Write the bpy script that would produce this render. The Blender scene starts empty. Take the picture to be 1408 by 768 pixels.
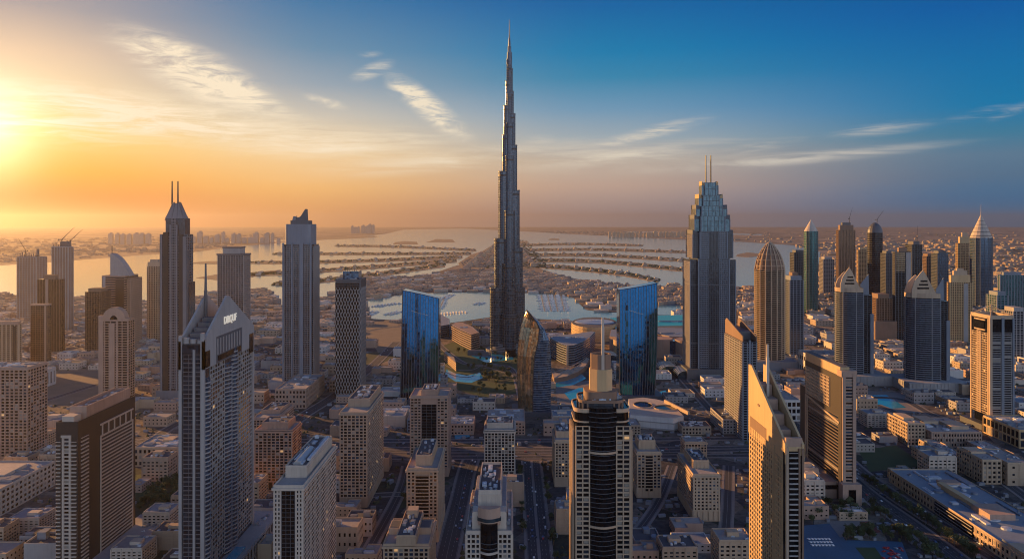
import bpy, math, random
from mathutils import Vector
random.seed(11)
SC = bpy.context.scene
COL = SC.collection
R = math.radians

# ---------------------------------------------------------------- camera
F, CX, HY, H = 1100.0, 704.0, 306.0, 330.0      # focal length and horizon of the photograph, eye height in metres
cam_d = bpy.data.cameras.new('camera')
cam = bpy.data.objects.new('camera', cam_d); COL.objects.link(cam)
cam.location = (0, 0, H); cam.rotation_euler = (R(90), 0, 0)
cam_d.sensor_width = 36.0; cam_d.lens = 36.0 * F / 1408.0
cam_d.shift_y = (HY - 384.0) / 1408.0
cam_d.clip_start = 5.0; cam_d.clip_end = 200000.0
SC.camera = cam

# ---------------------------------------------------------------- light
SUN_AZ, SUN_EL = -56.0, 9.5                    # azimuth from the view direction (minus = left), elevation
HAZE = 2.3e-5
SKY_AZ, SKY_EL = -33.0, 5.2                    # where the glow of the low sun sits in the sky
SC.view_settings.view_transform = 'Standard'
SC.view_settings.look = 'None'
SC.view_settings.exposure = 0.9
SC.view_settings.gamma = 1.0
sun_d = bpy.data.lights.new('sun', 'SUN')
sun_d.energy = 5.0; sun_d.color = (1.0, 0.50, 0.16); sun_d.angle = R(0.6)
sun = bpy.data.objects.new('sun', sun_d); COL.objects.link(sun)
sd = Vector((math.sin(R(SUN_AZ)) * math.cos(R(SUN_EL)), math.cos(R(SUN_AZ)) * math.cos(R(SUN_EL)), math.sin(R(SUN_EL))))
sun.rotation_euler = sd.to_track_quat('Z', 'Y').to_euler()

def lin(c):
    return tuple((v / 255 / 12.92) if v / 255 <= 0.04045 else ((v / 255 + 0.055) / 1.055) ** 2.4 for v in c)

world = bpy.data.worlds.new('World'); SC.world = world; world.use_nodes = True
NT = world.node_tree; NT.nodes.clear()
def wn(t, **k):
    n = NT.nodes.new(t)
    for a, b in k.items(): setattr(n, a, b)
    return n
def wl(a, b): NT.links.new(a, b)
def wm(op, a, b=None, c=None, clamp=False):
    n = wn('ShaderNodeMath', operation=op, use_clamp=clamp)
    for i, v in enumerate((a, b, c)):
        if v is None: continue
        if isinstance(v, (int, float)): n.inputs[i].default_value = v
        else: wl(v, n.inputs[i])
    return n.outputs[0]
def wsm(v, a, b):                                # smooth step from a to b
    n = wn('ShaderNodeMapRange', interpolation_type='SMOOTHSTEP')
    wl(v, n.inputs[0]); n.inputs[1].default_value = a; n.inputs[2].default_value = b
    return n.outputs[0]
def wmix(f, a, b):
    n = wn('ShaderNodeMix', data_type='RGBA')
    if isinstance(f, (int, float)): n.inputs[0].default_value = f
    else: wl(f, n.inputs[0])
    for i, v in ((6, a), (7, b)):
        if isinstance(v, tuple): n.inputs[i].default_value = (*v, 1)
        else: wl(v, n.inputs[i])
    return n.outputs[2]
tc = wn('ShaderNodeTexCoord')
nz = wn('ShaderNodeVectorMath', operation='NORMALIZE'); wl(tc.outputs['Generated'], nz.inputs[0])
sx = wn('ShaderNodeSeparateXYZ'); wl(nz.outputs[0], sx.inputs[0])
EL = wm('MULTIPLY', wm('ARCSINE', sx.outputs[2]), 180 / math.pi)
AZ = wm('MULTIPLY', wm('ARCTAN2', sx.outputs[0], sx.outputs[1]), 180 / math.pi)
dAZ = wm('ABSOLUTE', wm('WRAP', wm('SUBTRACT', AZ, -36.0), 180.0, -180.0))
TE = wm('DIVIDE', EL, 40.0, clamp=True)
def ramp(stops):
    n = wn('ShaderNodeValToRGB'); cr = n.color_ramp; cr.interpolation = 'EASE' if False else 'LINEAR'
    while len(cr.elements) < len(stops): cr.elements.new(0.5)
    for e, (p, c) in zip(cr.elements, stops):
        e.position = p / 40.0; e.color = (*lin(c), 1)
    wl(TE, n.inputs[0]); return n.outputs[0]
ra = ramp([(0, (205, 84, 2)), (1.6, (222, 116, 6)), (3.2, (248, 172, 36)), (5.5, (255, 216, 120)), (8, (250, 222, 175)), (10.5, (228, 200, 170)), (13.2, (165, 160, 162)), (20, (70, 110, 150)), (40, (10, 60, 120))])
rb = ramp([(0, (218, 148, 92)), (.7, (228, 158, 92)), (2.4, (248, 190, 115)), (4.8, (246, 212, 160)), (7.4, (208, 200, 184)), (9.5, (152, 168, 180)), (12, (100, 142, 172)), (15.5, (46, 116, 165)), (22, (8, 80, 140)), (40, (4, 45, 105))])
rc = ramp([(0, (150, 142, 152)), (.6, (158, 142, 146)), (2.6, (196, 168, 152)), (4.4, (190, 176, 162)), (6, (160, 174, 182)), (8, (110, 154, 184)), (10.2, (48, 134, 174)), (12, (4, 124, 174)), (15.6, (0, 96, 162)), (22, (0, 62, 120)), (40, (2, 40, 95))])
rd = ramp([(0, (20, 110, 160)), (.4, (24, 112, 160)), (1.3, (40, 110, 156)), (2.9, (80, 116, 146)), (4.2, (90, 124, 150)), (5.5, (58, 124, 156)), (7.2, (2, 120, 170)), (10, (0, 110, 168)), (13.2, (0, 92, 162)), (22, (0, 56, 112)), (40, (2, 38, 92))])
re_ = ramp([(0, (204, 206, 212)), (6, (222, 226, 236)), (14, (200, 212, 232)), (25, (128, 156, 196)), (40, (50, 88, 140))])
bk_ = wn('ShaderNodeVectorMath', operation='SCALE'); wl(re_, bk_.inputs[0]); bk_.inputs['Scale'].default_value = 1.85; re_ = bk_.outputs[0]  # unseen sky behind the camera, brightened to fill the camera-facing walls
c = wmix(wsm(dAZ, 3, 23), ra, rb)
c = wmix(wsm(dAZ, 19, 43), c, rc)
c = wmix(wsm(dAZ, 41, 68), c, rd)
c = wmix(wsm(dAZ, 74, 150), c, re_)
# ---- thin cirrus: wisps placed by direction, broken up by stretched noise
cv = wn('ShaderNodeCombineXYZ'); wl(AZ, cv.inputs[0]); wl(EL, cv.inputs[1])
def noise(scale, rot, sxy, detail=7, rough=.62, dist=.6):
    m = wn('ShaderNodeMapping'); wl(cv.outputs[0], m.inputs[0])
    m.inputs['Rotation'].default_value = (0, 0, R(rot)); m.inputs['Scale'].default_value = (sxy[0], sxy[1], 1)
    n = wn('ShaderNodeTexNoise'); wl(m.outputs[0], n.inputs[0])
    n.inputs['Scale'].default_value = scale; n.inputs['Detail'].default_value = detail
    n.inputs['Roughness'].default_value = rough; n.inputs['Distortion'].default_value = dist
    return n.outputs[0]
N1 = noise(.75, 22, (.34, 1.5), 9, .68, 1.1); N2 = noise(.9, -7, (.22, 2.0), 9, .68, 1.0); N3 = noise(.8, 0, (.12, 1.5), 9, .66, .8)
def az_el(px, py):
    x = (px - CX) / F
    return math.degrees(math.atan(x)), math.degrees(math.atan((HY - py) / F / math.sqrt(1 + x * x)))
def wisp(px, py, half, thick, rot, nz_, amt, lo=.33, hi=.72):
    a, e = az_el(px, py); s = 52 / 1000.0
    m = wn('ShaderNodeMapping', vector_type='TEXTURE'); wl(cv.outputs[0], m.inputs[0])
    m.inputs['Location'].default_value = (a, e, 0); m.inputs['Rotation'].default_value = (0, 0, R(rot))
    m.inputs['Scale'].default_value = (half * s, thick * s, 1)
    ln = wn('ShaderNodeVectorMath', operation='LENGTH'); wl(m.outputs[0], ln.inputs[0])
    body = wsm(ln.outputs['Value'], 1.15, -.1)
    return wm('MULTIPLY', wm('MULTIPLY', body, wsm(nz_, lo, hi)), amt)
ws = [wisp(275, 104, 120, 36, -24, N1, 2.2), wisp(345, 135, 90, 16, -22, N1, 1.0), wisp(225, 68, 90, 14, -4, N2, .6),
      wisp(590, 148, 80, 20, -38, N1, 2.0), wisp(560, 128, 34, 16, -20, N1, .9), wisp(512, 97, 34, 11, 22, N2, 1.1), wisp(447, 140, 34, 8, -14, N1, 1.0),
      wisp(120, 150, 200, 34, -3, N2, 1.3), wisp(300, 175, 330, 34, -6, N2, .95, .30, .7), wisp(480, 195, 190, 22, 4, N3, .85, .30, .7), wisp(60, 178, 170, 22, -4, N2, 1.0),
      wisp(640, 218, 260, 18, 6, N3, .9, .30, .7), wisp(890, 184, 95, 11, 13, N2, 1.4), wisp(870, 212, 200, 16, 5, N3, 1.1), wisp(1040, 203, 70, 9, 10, N2, .8), wisp(1110, 217, 200, 9, 4, N3, .9, .34, .62),
      wisp(1210, 178, 70, 10, 5, N2, .8), wisp(1345, 156, 40, 7, 10, N2, .7), wisp(1390, 153, 36, 7, 20, N2, .5), wisp(960, 225, 330, 18, 3, N3, .35, .3, .7), wisp(740, 192, 30, 8, 2, N2, .5), wisp(510, 75, 18, 5, 5, N2, .5)]
tot = ws[0]
for w in ws[1:]: tot = wm('ADD', tot, w)
tot = wm('MINIMUM', tot, .9)
ccol = wmix(wsm(dAZ, 20, 62), lin((255, 238, 208)), lin((206, 200, 190)))
c = wmix(tot, c, ccol)
# ---- glow round the sun, just beyond the left edge
gd = (math.sin(R(SKY_AZ - .6)) * math.cos(R(SKY_EL)), math.cos(R(SKY_AZ - .6)) * math.cos(R(SKY_EL)), math.sin(R(SKY_EL)))
dp = wn('ShaderNodeVectorMath', operation='DOT_PRODUCT'); wl(nz.outputs[0], dp.inputs[0]); dp.inputs[1].default_value = gd
ang = wm('MULTIPLY', wm('ARCCOSINE', wm('MINIMUM', dp.outputs['Value'], .999999)), 180 / math.pi)
def gauss(sig, amp): return wm('MULTIPLY', wm('EXPONENT', wm('MULTIPLY', wm('POWER', wm('DIVIDE', ang, sig), 2.0), -1.0)), amp)
g1 = wn('ShaderNodeVectorMath', operation='SCALE'); g1.inputs[0].default_value = (1.0, .82, .58); wl(wm('ADD', gauss(2.6, .9), gauss(6.0, .12)), g1.inputs['Scale'])
ad = wn('ShaderNodeVectorMath', operation='ADD'); wl(c, ad.inputs[0]); wl(g1.outputs[0], ad.inputs[1])
# ---- the physical sky adds its share
sky = wn('ShaderNodeTexSky', sky_type='NISHITA', sun_disc=False, sun_elevation=R(SUN_EL), sun_rotation=R(SUN_AZ), altitude=300, air_density=1.0, dust_density=2.0)
bg1 = wn('ShaderNodeBackground'); wl(ad.outputs[0], bg1.inputs[0]); bg1.inputs[1].default_value = 0.536
bg2 = wn('ShaderNodeBackground'); wl(sky.outputs[0], bg2.inputs[0]); bg2.inputs[1].default_value = 0.0004
sh = wn('ShaderNodeAddShader'); wl(bg1.outputs[0], sh.inputs[0]); wl(bg2.outputs[0], sh.inputs[1])
out = wn('ShaderNodeOutputWorld'); wl(sh.outputs[0], out.inputs[0])
SC.render.engine = 'CYCLES'
SC.cycles.max_bounces = 5; SC.cycles.diffuse_bounces = 2; SC.cycles.glossy_bounces = 3; SC.cycles.volume_bounces = 0
SC.cycles.transmission_bounces = 1; SC.cycles.transparent_max_bounces = 4
SC.cycles.use_denoising = True
SC.cycles.pixel_filter_type = 'BLACKMAN_HARRIS'; SC.cycles.filter_width = 1.05
SC.cycles.sample_clamp_indirect = 4.0
world.cycles.sampling_method = 'MANUAL'; world.cycles.sample_map_resolution = 512

# ---------------------------------------------------------------- materials
class Mat:
    def __init__(s, name):
        s.m = bpy.data.materials.new(name); s.m.use_nodes = True
        s.t = s.m.node_tree; s.b = s.t.nodes['Principled BSDF']
    def n(s, t, **k):
        q = s.t.nodes.new(t)
        for a, b in k.items(): setattr(q, a, b)
        return q
    def l(s, a, b): s.t.links.new(a, b)
    def pos(s, scale=(1, 1, 1)):
        g = s.n('ShaderNodeNewGeometry'); m = s.n('ShaderNodeVectorMath', operation='MULTIPLY')
        s.l(g.outputs['Position'], m.inputs[0]); m.inputs[1].default_value = scale; return m.outputs[0]
    def noise(s, scale, detail=4, vec=None, rough=.55):
        q = s.n('ShaderNodeTexNoise'); s.l(vec or s.pos(), q.inputs[0]); q.inputs['Scale'].default_value = scale
        q.inputs['Detail'].default_value = detail; q.inputs['Roughness'].default_value = rough; return q.outputs[0]
    def cr(s, v, stops, const=False):
        q = s.n('ShaderNodeValToRGB'); s.l(v, q.inputs[0]); cr = q.color_ramp
        if const: cr.interpolation = 'CONSTANT'
        while len(cr.elements) < len(stops): cr.elements.new(.5)
        for e, (p, c) in zip(cr.elements, stops): e.position = p; e.color = (*c, 1)
        return q.outputs[0]
    def mix(s, f, a, b, mode='MIX'):
        q = s.n('ShaderNodeMix', data_type='RGBA', blend_type=mode)
        for i, v in ((0, f), (6, a), (7, b)):
            if isinstance(v, tuple): q.inputs[i].default_value = (*v, 1)
            elif isinstance(v, (int, float)): q.inputs[i].default_value = v
            else: s.l(v, q.inputs[i])
        return q.outputs[2]
    def math(s, op, a, b=None):
        q = s.n('ShaderNodeMath', operation=op)
        for i, v in enumerate((a, b)):
            if v is None: continue
            if isinstance(v, (int, float)): q.inputs[i].default_value = v
            else: s.l(v, q.inputs[i])
        return q.outputs[0]
    def base(s, v):
        if isinstance(v, tuple): s.b.inputs['Base Color'].default_value = (*v, 1)
        else: s.l(v, s.b.inputs['Base Color'])
    def set(s, **k):
        for a, v in k.items(): s.b.inputs[a.replace('_', ' ')].default_value = v
        return s
def mul(c, k): return tuple(min(1, v * k) for v in c)

def stone(name, col, rough=.8, var=.22):
    m = Mat(name)
    big = m.noise(.035, 3); streak = m.noise(1.0, 4, m.pos((.35, .35, .03)))
    v = m.mix(big, mul(col, 1 - var), mul(col, 1 + var))
    v = m.mix(m.cr(streak, [(.45, (0, 0, 0)), (.8, (.45, .45, .45))]), v, mul(col, .62))
    m.base(v); m.set(Roughness=rough); return m.m

def glass(name, col, rough=.07, metal=.55, cell=(3.0, 3.0, 3.6), vary=.5, tilt=.02):
    m = Mat(name)
    p = m.pos(tuple(1 / k for k in cell)); fl = m.n('ShaderNodeVectorMath', operation='FLOOR')
    ad = m.n('ShaderNodeVectorMath', operation='ADD'); m.l(p, ad.inputs[0]); ad.inputs[1].default_value = (.137, .211, .07)
    m.l(ad.outputs[0], fl.inputs[0]); w = m.n('ShaderNodeTexWhiteNoise'); m.l(fl.outputs[0], w.inputs[0])
    m.base(m.mix(w.outputs['Value'], mul(col, 1 - vary), mul(col, 1 + vary)))
    m.l(m.math('ADD', m.math('MULTIPLY', w.outputs['Value'], .10), rough), m.b.inputs['Roughness'])
    g = m.n('ShaderNodeNewGeometry'); s = m.n('ShaderNodeVectorMath', operation='SUBTRACT'); m.l(w.outputs['Color'], s.inputs[0]); s.inputs[1].default_value = (.5, .5, .5)
    sc = m.n('ShaderNodeVectorMath', operation='SCALE'); m.l(s.outputs[0], sc.inputs[0]); sc.inputs['Scale'].default_value = tilt
    a2 = m.n('ShaderNodeVectorMath', operation='ADD'); m.l(g.outputs['Normal'], a2.inputs[0]); m.l(sc.outputs[0], a2.inputs[1])
    nn = m.n('ShaderNodeVectorMath', operation='NORMALIZE'); m.l(a2.outputs[0], nn.inputs[0]); m.l(nn.outputs[0], m.b.inputs['Normal'])
    m.set(Metallic=metal); m.b.inputs['IOR'].default_value = 1.5
    return m.m
def plain(name, col, rough=.6, metal=0.0, var=.12, sc=.5):
    m = Mat(name); m.base(m.mix(m.noise(sc, 3), mul(col, 1 - var), mul(col, 1 + var))); m.set(Roughness=rough, Metallic=metal); return m.m

BEIGE = stone('beige_stone', (.40, .30, .215)); SAND = stone('sand_render', (.46, .34, .23)); PALE = stone('pale_render', (.50, .42, .34))
GREYC = stone('grey_concrete', (.33, .31, .295)); DGREY = stone('dark_grey_cladding', (.13, .125, .13)); BROWN = stone('brown_stone', (.22, .14, .095))
DARKB = stone('dark_brown_granite', (.030, .022, .020), .5); GOLDR = stone('golden_render', (.52, .36, .19)); WHITEC = stone('white_concrete', (.58, .55, .51))
MIDG = stone('mid_grey_cladding', (.19, .19, .20)); BLUEG = stone('blue_grey_cladding', (.16, .19, .23), .5); SLATE = stone('slate_cladding', (.075, .085, .10), .5); PINKB = stone('rose_beige_stone', (.40, .27, .20))
GL_DARK = glass('dark_glass', (.028, .038, .055), metal=.35); GL_BLUE = glass('blue_glass', (.05, .10, .17)); GL_TEAL = glass('teal_glass', (.02, .12, .14)); GL_BLACK = glass('black_glass', (.007, .008, .011), metal=.1)
GL_BLACK.node_tree.nodes['Principled BSDF'].inputs['Specular IOR Level'].default_value = .22
GL_BRON = glass('bronze_glass', (.10, .06, .035)); GL_WEDGE = glass('vivid_blue_glass', (.008, .075, .20), .03, .95, (4.8, 90, 5.0), .15, .0015)
GL_GOLD = glass('sunset_gold_mirror_glass', (.60, .46, .28), .12, .9, (3, 3, 3.4), .22, .012); GL_BURJ = glass('steel_blue_glass', (.055, .08, .115), .16, .7, (3, 3, 6), .3, .012)  # GL_GOLD: gold of the reflected sunset put into the glass colour
GL_SILV = glass('silver_blue_glass', (.06, .11, .15), .12, .75, (4, 4, 8), .3, .012)
STEEL = plain('grey_steel', (.22, .22, .23), .4, .7); DSTEEL = plain('dark_steel', (.06, .06, .065), .45, .5); PALESTEEL = plain('pale_metal', (.55, .55, .54), .35, .6)
ROOF = stone('roof_screed', (.34, .30, .27), .9, .3); DROOF = stone('dark_roof_felt', (.09, .09, .095), .9, .3); PLANTW = plain('pale_roof_plant', (.52, .55, .58), .5, .2, .35, .2); PLANTG = plain('grey_roof_plant', (.24, .26, .29), .5, .3, .3, .2)
POOL = plain('pool_water', (.02, .30, .42), .12, 0, .25, .15); TURQ = plain('turquoise_roof', (.01, .42, .45), .35, 0, .08, .02)
BLIND = plain('window_blind', (.26, .235, .20), .6, 0, .35, .4)
LIT = plain('lit_window', (.5, .35, .2), .5); LIT.node_tree.nodes['Principled BSDF'].inputs['Emission Color'].default_value = (1, .55, .2, 1); LIT.node_tree.nodes['Principled BSDF'].inputs['Emission Strength'].default_value = .22

# ---------------------------------------------------------------- pixel helpers (photograph pixels to metres)
def gx(px, Y): return (px - CX) / F * Y
def gz(py, Y): return H - (py - HY) * Y / F
def ground(px, py, z=0.0):
    Y = F * (H - z) / (py - HY); return (gx(px, Y), Y)
def proj(x, y, z): return (CX + F * x / y, HY + F * (H - z) / y)

# ---------------------------------------------------------------- mesh helpers
class MB:
    def __init__(s): s.v = []; s.f = []
    def face(s, pts):
        i = len(s.v); s.v += [tuple(p) for p in pts]; s.f.append(tuple(range(i, i + len(pts))))
    def hexa(s, p):                               # 4 bottom points counter-clockwise, then 4 top points
        i = len(s.v); s.v += [tuple(q) for q in p]
        for q in ((3, 2, 1, 0), (4, 5, 6, 7), (0, 1, 5, 4), (1, 2, 6, 5), (2, 3, 7, 6), (3, 0, 4, 7)): s.f.append(tuple(i + k for k in q))
    def box(s, cx, cy, z0, z1, w, d, a=0.0):
        c, n = math.cos(a), math.sin(a); P = []
        for z in (z0, z1):
            for (x, y) in ((-w / 2, -d / 2), (w / 2, -d / 2), (w / 2, d / 2), (-w / 2, d / 2)): P.append((cx + x * c - y * n, cy + x * n + y * c, z))
        s.hexa(P)
    def prism(s, poly, z0, z1, top=None, zt=None):    # zt: height of each top corner
        n = len(poly); i = len(s.v); tp = top or poly
        s.v += [(x, y, z0) for x, y in poly] + [(x, y, zt[k] if zt else z1) for k, (x, y) in enumerate(tp)]
        s.f.append(tuple(i + k for k in reversed(range(n)))); s.f.append(tuple(i + n + k for k in range(n)))
        for k in range(n):
            j = (k + 1) % n; s.f.append((i + k, i + j, i + n + j, i + n + k))
    def ring(s, poly, z0, z1, off):               # a band standing proud of an outline
        n = len(poly); o = offset(poly, off); q = offset(poly, -.15); i = len(s.v)
        for z in (z0, z1): s.v += [(x, y, z) for x, y in o]
        for z in (z0, z1): s.v += [(x, y, z) for x, y in q]
        for k in range(n):
            j = (k + 1) % n
            s.f += [(i + k, i + j, i + n + j, i + n + k), (i + n + k, i + n + j, i + 3 * n + j, i + 3 * n + k), (i + 2 * n + k, i + 2 * n + j, i + j, i + k)]
    def tube(s, a, b, r0, r1=None, n=8):
        r1 = r0 if r1 is None else r1; a, b = Vector(a), Vector(b); d = (b - a).normalized()
        u = d.orthogonal().normalized(); w = d.cross(u); i = len(s.v)
        for c, r in ((a, r0), (b, r1)):
            for k in range(n):
                t = 2 * math.pi * k / n; s.v.append(tuple(c + (u * math.cos(t) + w * math.sin(t)) * r))
        s.f.append(tuple(i + k for k in reversed(range(n)))); s.f.append(tuple(i + n + k for k in range(n)))
        for k in range(n):
            j = (k + 1) % n; s.f.append((i + k, i + j, i + n + j, i + n + k))
    def loft(s, secs, cap=True):                  # secs: lists of equally many 3D points
        i = len(s.v); n = len(secs[0])
        for q in secs: s.v += [tuple(p) for p in q]
        for r in range(len(secs) - 1):
            for k in range(n):
                j = (k + 1) % n; s.f.append((i + r * n + k, i + r * n + j, i + (r + 1) * n + j, i + (r + 1) * n + k))
        if cap:
            s.f.append(tuple(i + k for k in reversed(range(n)))); s.f.append(tuple(i + (len(secs) - 1) * n + k for k in range(n)))
    def slab(s, pts, t):                          # a flat wall outline (3D points) given the thickness vector t
        t = Vector(t); n = len(pts); i = len(s.v)
        s.v += [tuple(p) for p in pts] + [tuple(Vector(p) + t) for p in pts]
        s.f.append(tuple(i + k for k in range(n))); s.f.append(tuple(i + n + k for k in reversed(range(n))))
        for k in range(n):
            j = (k + 1) % n; s.f.append((i + j, i + k, i + n + k, i + n + j))
    def mesh(s, name, mat):
        m = bpy.data.meshes.new(name); m.from_pydata(s.v, [], s.f); m.update()
        if mat: m.materials.append(mat)
        return m
    def build(s, name, mat, parent=None, loc=None):
        o = bpy.data.objects.new(name, s.mesh(name, mat)); COL.objects.link(o)
        if parent: o.parent = parent
        if loc: o.location = loc
        return o
def offset(poly, d):
    n = len(poly); out = []
    for k in range(n):
        (x0, y0), (x1, y1), (x2, y2) = poly[k - 1], poly[k], poly[(k + 1) % n]
        a = Vector((x1 - x0, y1 - y0)).normalized(); b = Vector((x2 - x1, y2 - y1)).normalized()
        n1 = Vector((a.y, -a.x)); n2 = Vector((b.y, -b.x)); m = n1 + n2
        m = m / max(.35, m.dot(n1)) if m.length > 1e-6 else n1
        out.append((x1 + m.x * d, y1 + m.y * d))
    return out
def rect(w, d, cx=0, cy=0): return [(cx - w / 2, cy - d / 2), (cx + w / 2, cy - d / 2), (cx + w / 2, cy + d / 2), (cx - w / 2, cy + d / 2)]
def oval(rx, ry, n=24, cx=0, cy=0, a0=0.0): return [(cx + rx * math.cos(a0 + 2 * math.pi * k / n), cy + ry * math.sin(a0 + 2 * math.pi * k / n)) for k in range(n)]
def rrect(w, d, r, n=4, cx=0, cy=0):
    o = []
    for (sx_, sy_, a0) in ((1, -1, -90), (1, 1, 0), (-1, 1, 90), (-1, -1, 180)):
        for k in range(n + 1):
            a = R(a0 + 90 * k / n); o.append((cx + sx_ * (w / 2 - r) + r * math.cos(a), cy + sy_ * (d / 2 - r) + r * math.sin(a)))
    return o

# ---------------------------------------------------------------- things
def tag(o, label=None, cat=None, group=None, kind=None):
    if label: o['label'] = label
    if cat: o['category'] = cat
    if group: o['group'] = group
    if kind: o['kind'] = kind
    return o
def empty(name, loc, rz=0.0):
    o = bpy.data.objects.new(name, None); COL.objects.link(o); o.location = loc; o.rotation_euler = (0, 0, rz); return o
def struct(name, mb, mat): return tag(mb.build(name, mat), kind='structure')
OCC = []; SCREEN = []; LM = []
def claim(x0, x1, y0, y1, z1):
    OCC.append((x0, x1, y0, y1))
    P = [proj(x, y, z) for x in (x0, x1) for y in (max(50, y0), y1) for z in (0, z1)]
    SCREEN.append((min(p[0] for p in P), max(p[0] for p in P), min(p[1] for p in P), max(p[1] for p in P), y0))
def free(x, y, r):
    return all(not (a - r < x < b + r and c - r < y < d + r) for a, b, c, d in OCC)
def hidden(x, y, z, w):
    px, py = proj(x, y, z); pw = w * F / y / 2
    return any(a <= px - pw and px + pw <= b and c <= py and py <= d and y > yy + 5 for a, b, c, d, yy in SCREEN)

WIN = {}
def win_mesh(mat):
    if mat.name not in WIN:
        b = MB(); b.box(0, 0, -.5, .5, 1, 1); WIN[mat.name] = b.mesh('window', mat)
    return WIN[mat.name]

class Tower:
    """A building: front edge x0..x1 (pixels) at distance Y, roof at pixel ytop, far edge of the visible side at pixel 'side' (or a depth in metres)."""
    def __init__(s, name, label, cat, x0, x1, Y, ytop, side=None, depth=None, phrase=None, group=None, z=None):
        X0, X1 = gx(x0, Y), gx(x1, Y); s.w = X1 - X0
        if side is not None:
            e = X0 if side < x0 else X1; s.d = abs(e * F / (side - CX) - Y)
        else: s.d = depth
        s.h = gz(ytop, Y) if z is None else z
        s.x, s.y, s.Y = (X0 + X1) / 2, Y + s.d / 2, Y
        s.o = tag(empty(name, (s.x, s.y, 0)), label, cat, group)
        s.fr = {}; s.win = []; s.lx = -1 if s.x > 0 else 1
        claim(X0, X1, Y, Y + s.d, s.h)
        if phrase: LM.append((phrase, s.x, s.y))
    def loc(s, px, py, Yl=None):                  # local x and height from a pixel, at local distance Yl
        Yl = s.Y if Yl is None else Yl; return gx(px, Yl) - s.x, gz(py, Yl)
    def faces(s, poly, which):
        k = {'F': 0, 'R': 1, 'B': 2, 'L': 3}
        return [(poly[k[c]], poly[(k[c] + 1) % 4]) for c in which]
    def prism(s, name, mat, poly, z0, z1, parent=None, **k):
        b = MB(); b.prism(poly, z0, z1, **k); return b.build(name, mat, parent or s.o)
    def part(s, name, mat, b, parent=None, label=None):
        o = b.build(name, mat, parent or s.o)
        if name in ('roof', 'roof_deck', 'roof_storey_deck', 'wing_deck'): s.roofp = o
        if label: o['label'] = label
        return o
    def F_(s, key, mat): return s.fr.setdefault((key, mat.name), (MB(), mat))[0]
    def skin(s, edges, mat, z0, z1, fh, bw, slab=(.9, .5), pier=(.8, .7), m=0.0, win=None, key='facade_frame', ends=True):
        """Floor bands and piers standing proud of flat walls; win=(width share, height share, material list) also puts a pane in every opening."""
        b = s.F_(key, mat)
        nf = max(1, round((z1 - z0) / fh)); fz = (z1 - z0) / nf
        for (ax, ay), (bx, by) in edges:
            L = math.hypot(bx - ax, by - ay); ux, uy = (bx - ax) / L, (by - ay) / L; nx, ny = uy, -ux; an = math.atan2(uy, ux)
            L2 = L - 2 * m; nb = max(1, round(L2 / bw)); w = L2 / nb; mx, my = (ax + bx) / 2, (ay + by) / 2
            if slab:
                for k in range(nf + 1):
                    zc = z0 + k * fz; h = slab[0] / 2
                    za = max(zc - h, z0 + .011); zb = min(zc + h, z1 - .013)
                    if zb - za > .1: b.box(mx + nx * (slab[1] / 2 - .1), my + ny * (slab[1] / 2 - .1), za, zb, L2 - .02, slab[1] + .2, an)
            if pier:
                for k in range(nb + 1):
                    if not ends and k in (0, nb): continue
                    t = m + k * w; t = min(max(t, pier[0] / 2 + .017), L - pier[0] / 2 - .017)
                    b.box(ax + ux * t + nx * (pier[1] / 2 - .1), ay + uy * t + ny * (pier[1] / 2 - .1), z0 + .02, z1 - .02, pier[0], pier[1] + .2, an)
            if win:
                fx, fz_, mats = win
                for i in range(nf):
                    for k in range(nb):
                        t = m + (k + .5) * w; pw, ph = w * fx, fz * fz_
                        s.win.append((ax + ux * t + nx * .03, ay + uy * t + ny * .03, z0 + (i + .5) * fz, an, pw, ph, random.choice(mats), nx * (0 - (s.x + ax)) + ny * (0 - (s.y + ay)) > 0))
    def bands(s, poly, mat, z0, z1, fh, h=.9, d=.6, key='floor_band'):
        b = s.F_(key, mat); n = max(1, round((z1 - z0) / fh)); f = (z1 - z0) / n
        for k in range(n): b.ring(poly, z0 + k * f, z0 + k * f + h, d)
    def plant(s, cx, cy, z, w, d, n, seed=0, mats=None, hmax=3.2):
        """Air handlers, tanks and ducts on a roof, each one a part."""
        r = random.Random(seed); mats = mats or (PLANTW, PLANTG); done = []
        for k in range(n * 4):
            if len(done) >= n: break
            a, b_, h = r.uniform(1.6, max(2.4, w * .3)), r.uniform(1.6, max(2.4, d * .22)), r.uniform(.9, hmax)
            if w - a - 1 < 0 or d - b_ - 1 < 0: continue
            x, y = cx + r.uniform(-(w - a - 1) / 2, (w - a - 1) / 2), cy + r.uniform(-(d - b_ - 1) / 2, (d - b_ - 1) / 2)
            if any(abs(x - p) < (a + q) / 2 + .3 and abs(y - t) < (b_ + u) / 2 + .3 for p, t, q, u in done): continue
            done.append((x, y, a, b_)); m = MB()
            kind = r.choice(('unit', 'unit', 'tank', 'duct'))
            if kind == 'tank':
                rr = min(a, b_) / 2; m.prism(oval(rr, rr, 12), 0, h * .85); m.prism(oval(rr, rr, 12), h * .85, h, top=oval(rr * .4, rr * .4, 12)); nm = 'water_tank'
            elif kind == 'duct':
                m.box(0, 0, 0, h * .5, a, b_ * .5); m.box(a * .3, 0, h * .5, h, a * .3, b_ * .45); nm = 'duct_box'
            else:
                m.box(0, 0, .25, h, a, b_); m.box(0, 0, 0, .25, a * .8, b_ * .8)
                m.prism(oval(min(a, b_) * .33, min(a, b_) * .33, 10), h, h + .3); nm = 'air_handler'
            m.build(nm, r.choice(mats), getattr(s, 'roofp', None) or s.o, (x, y, z))
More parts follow.
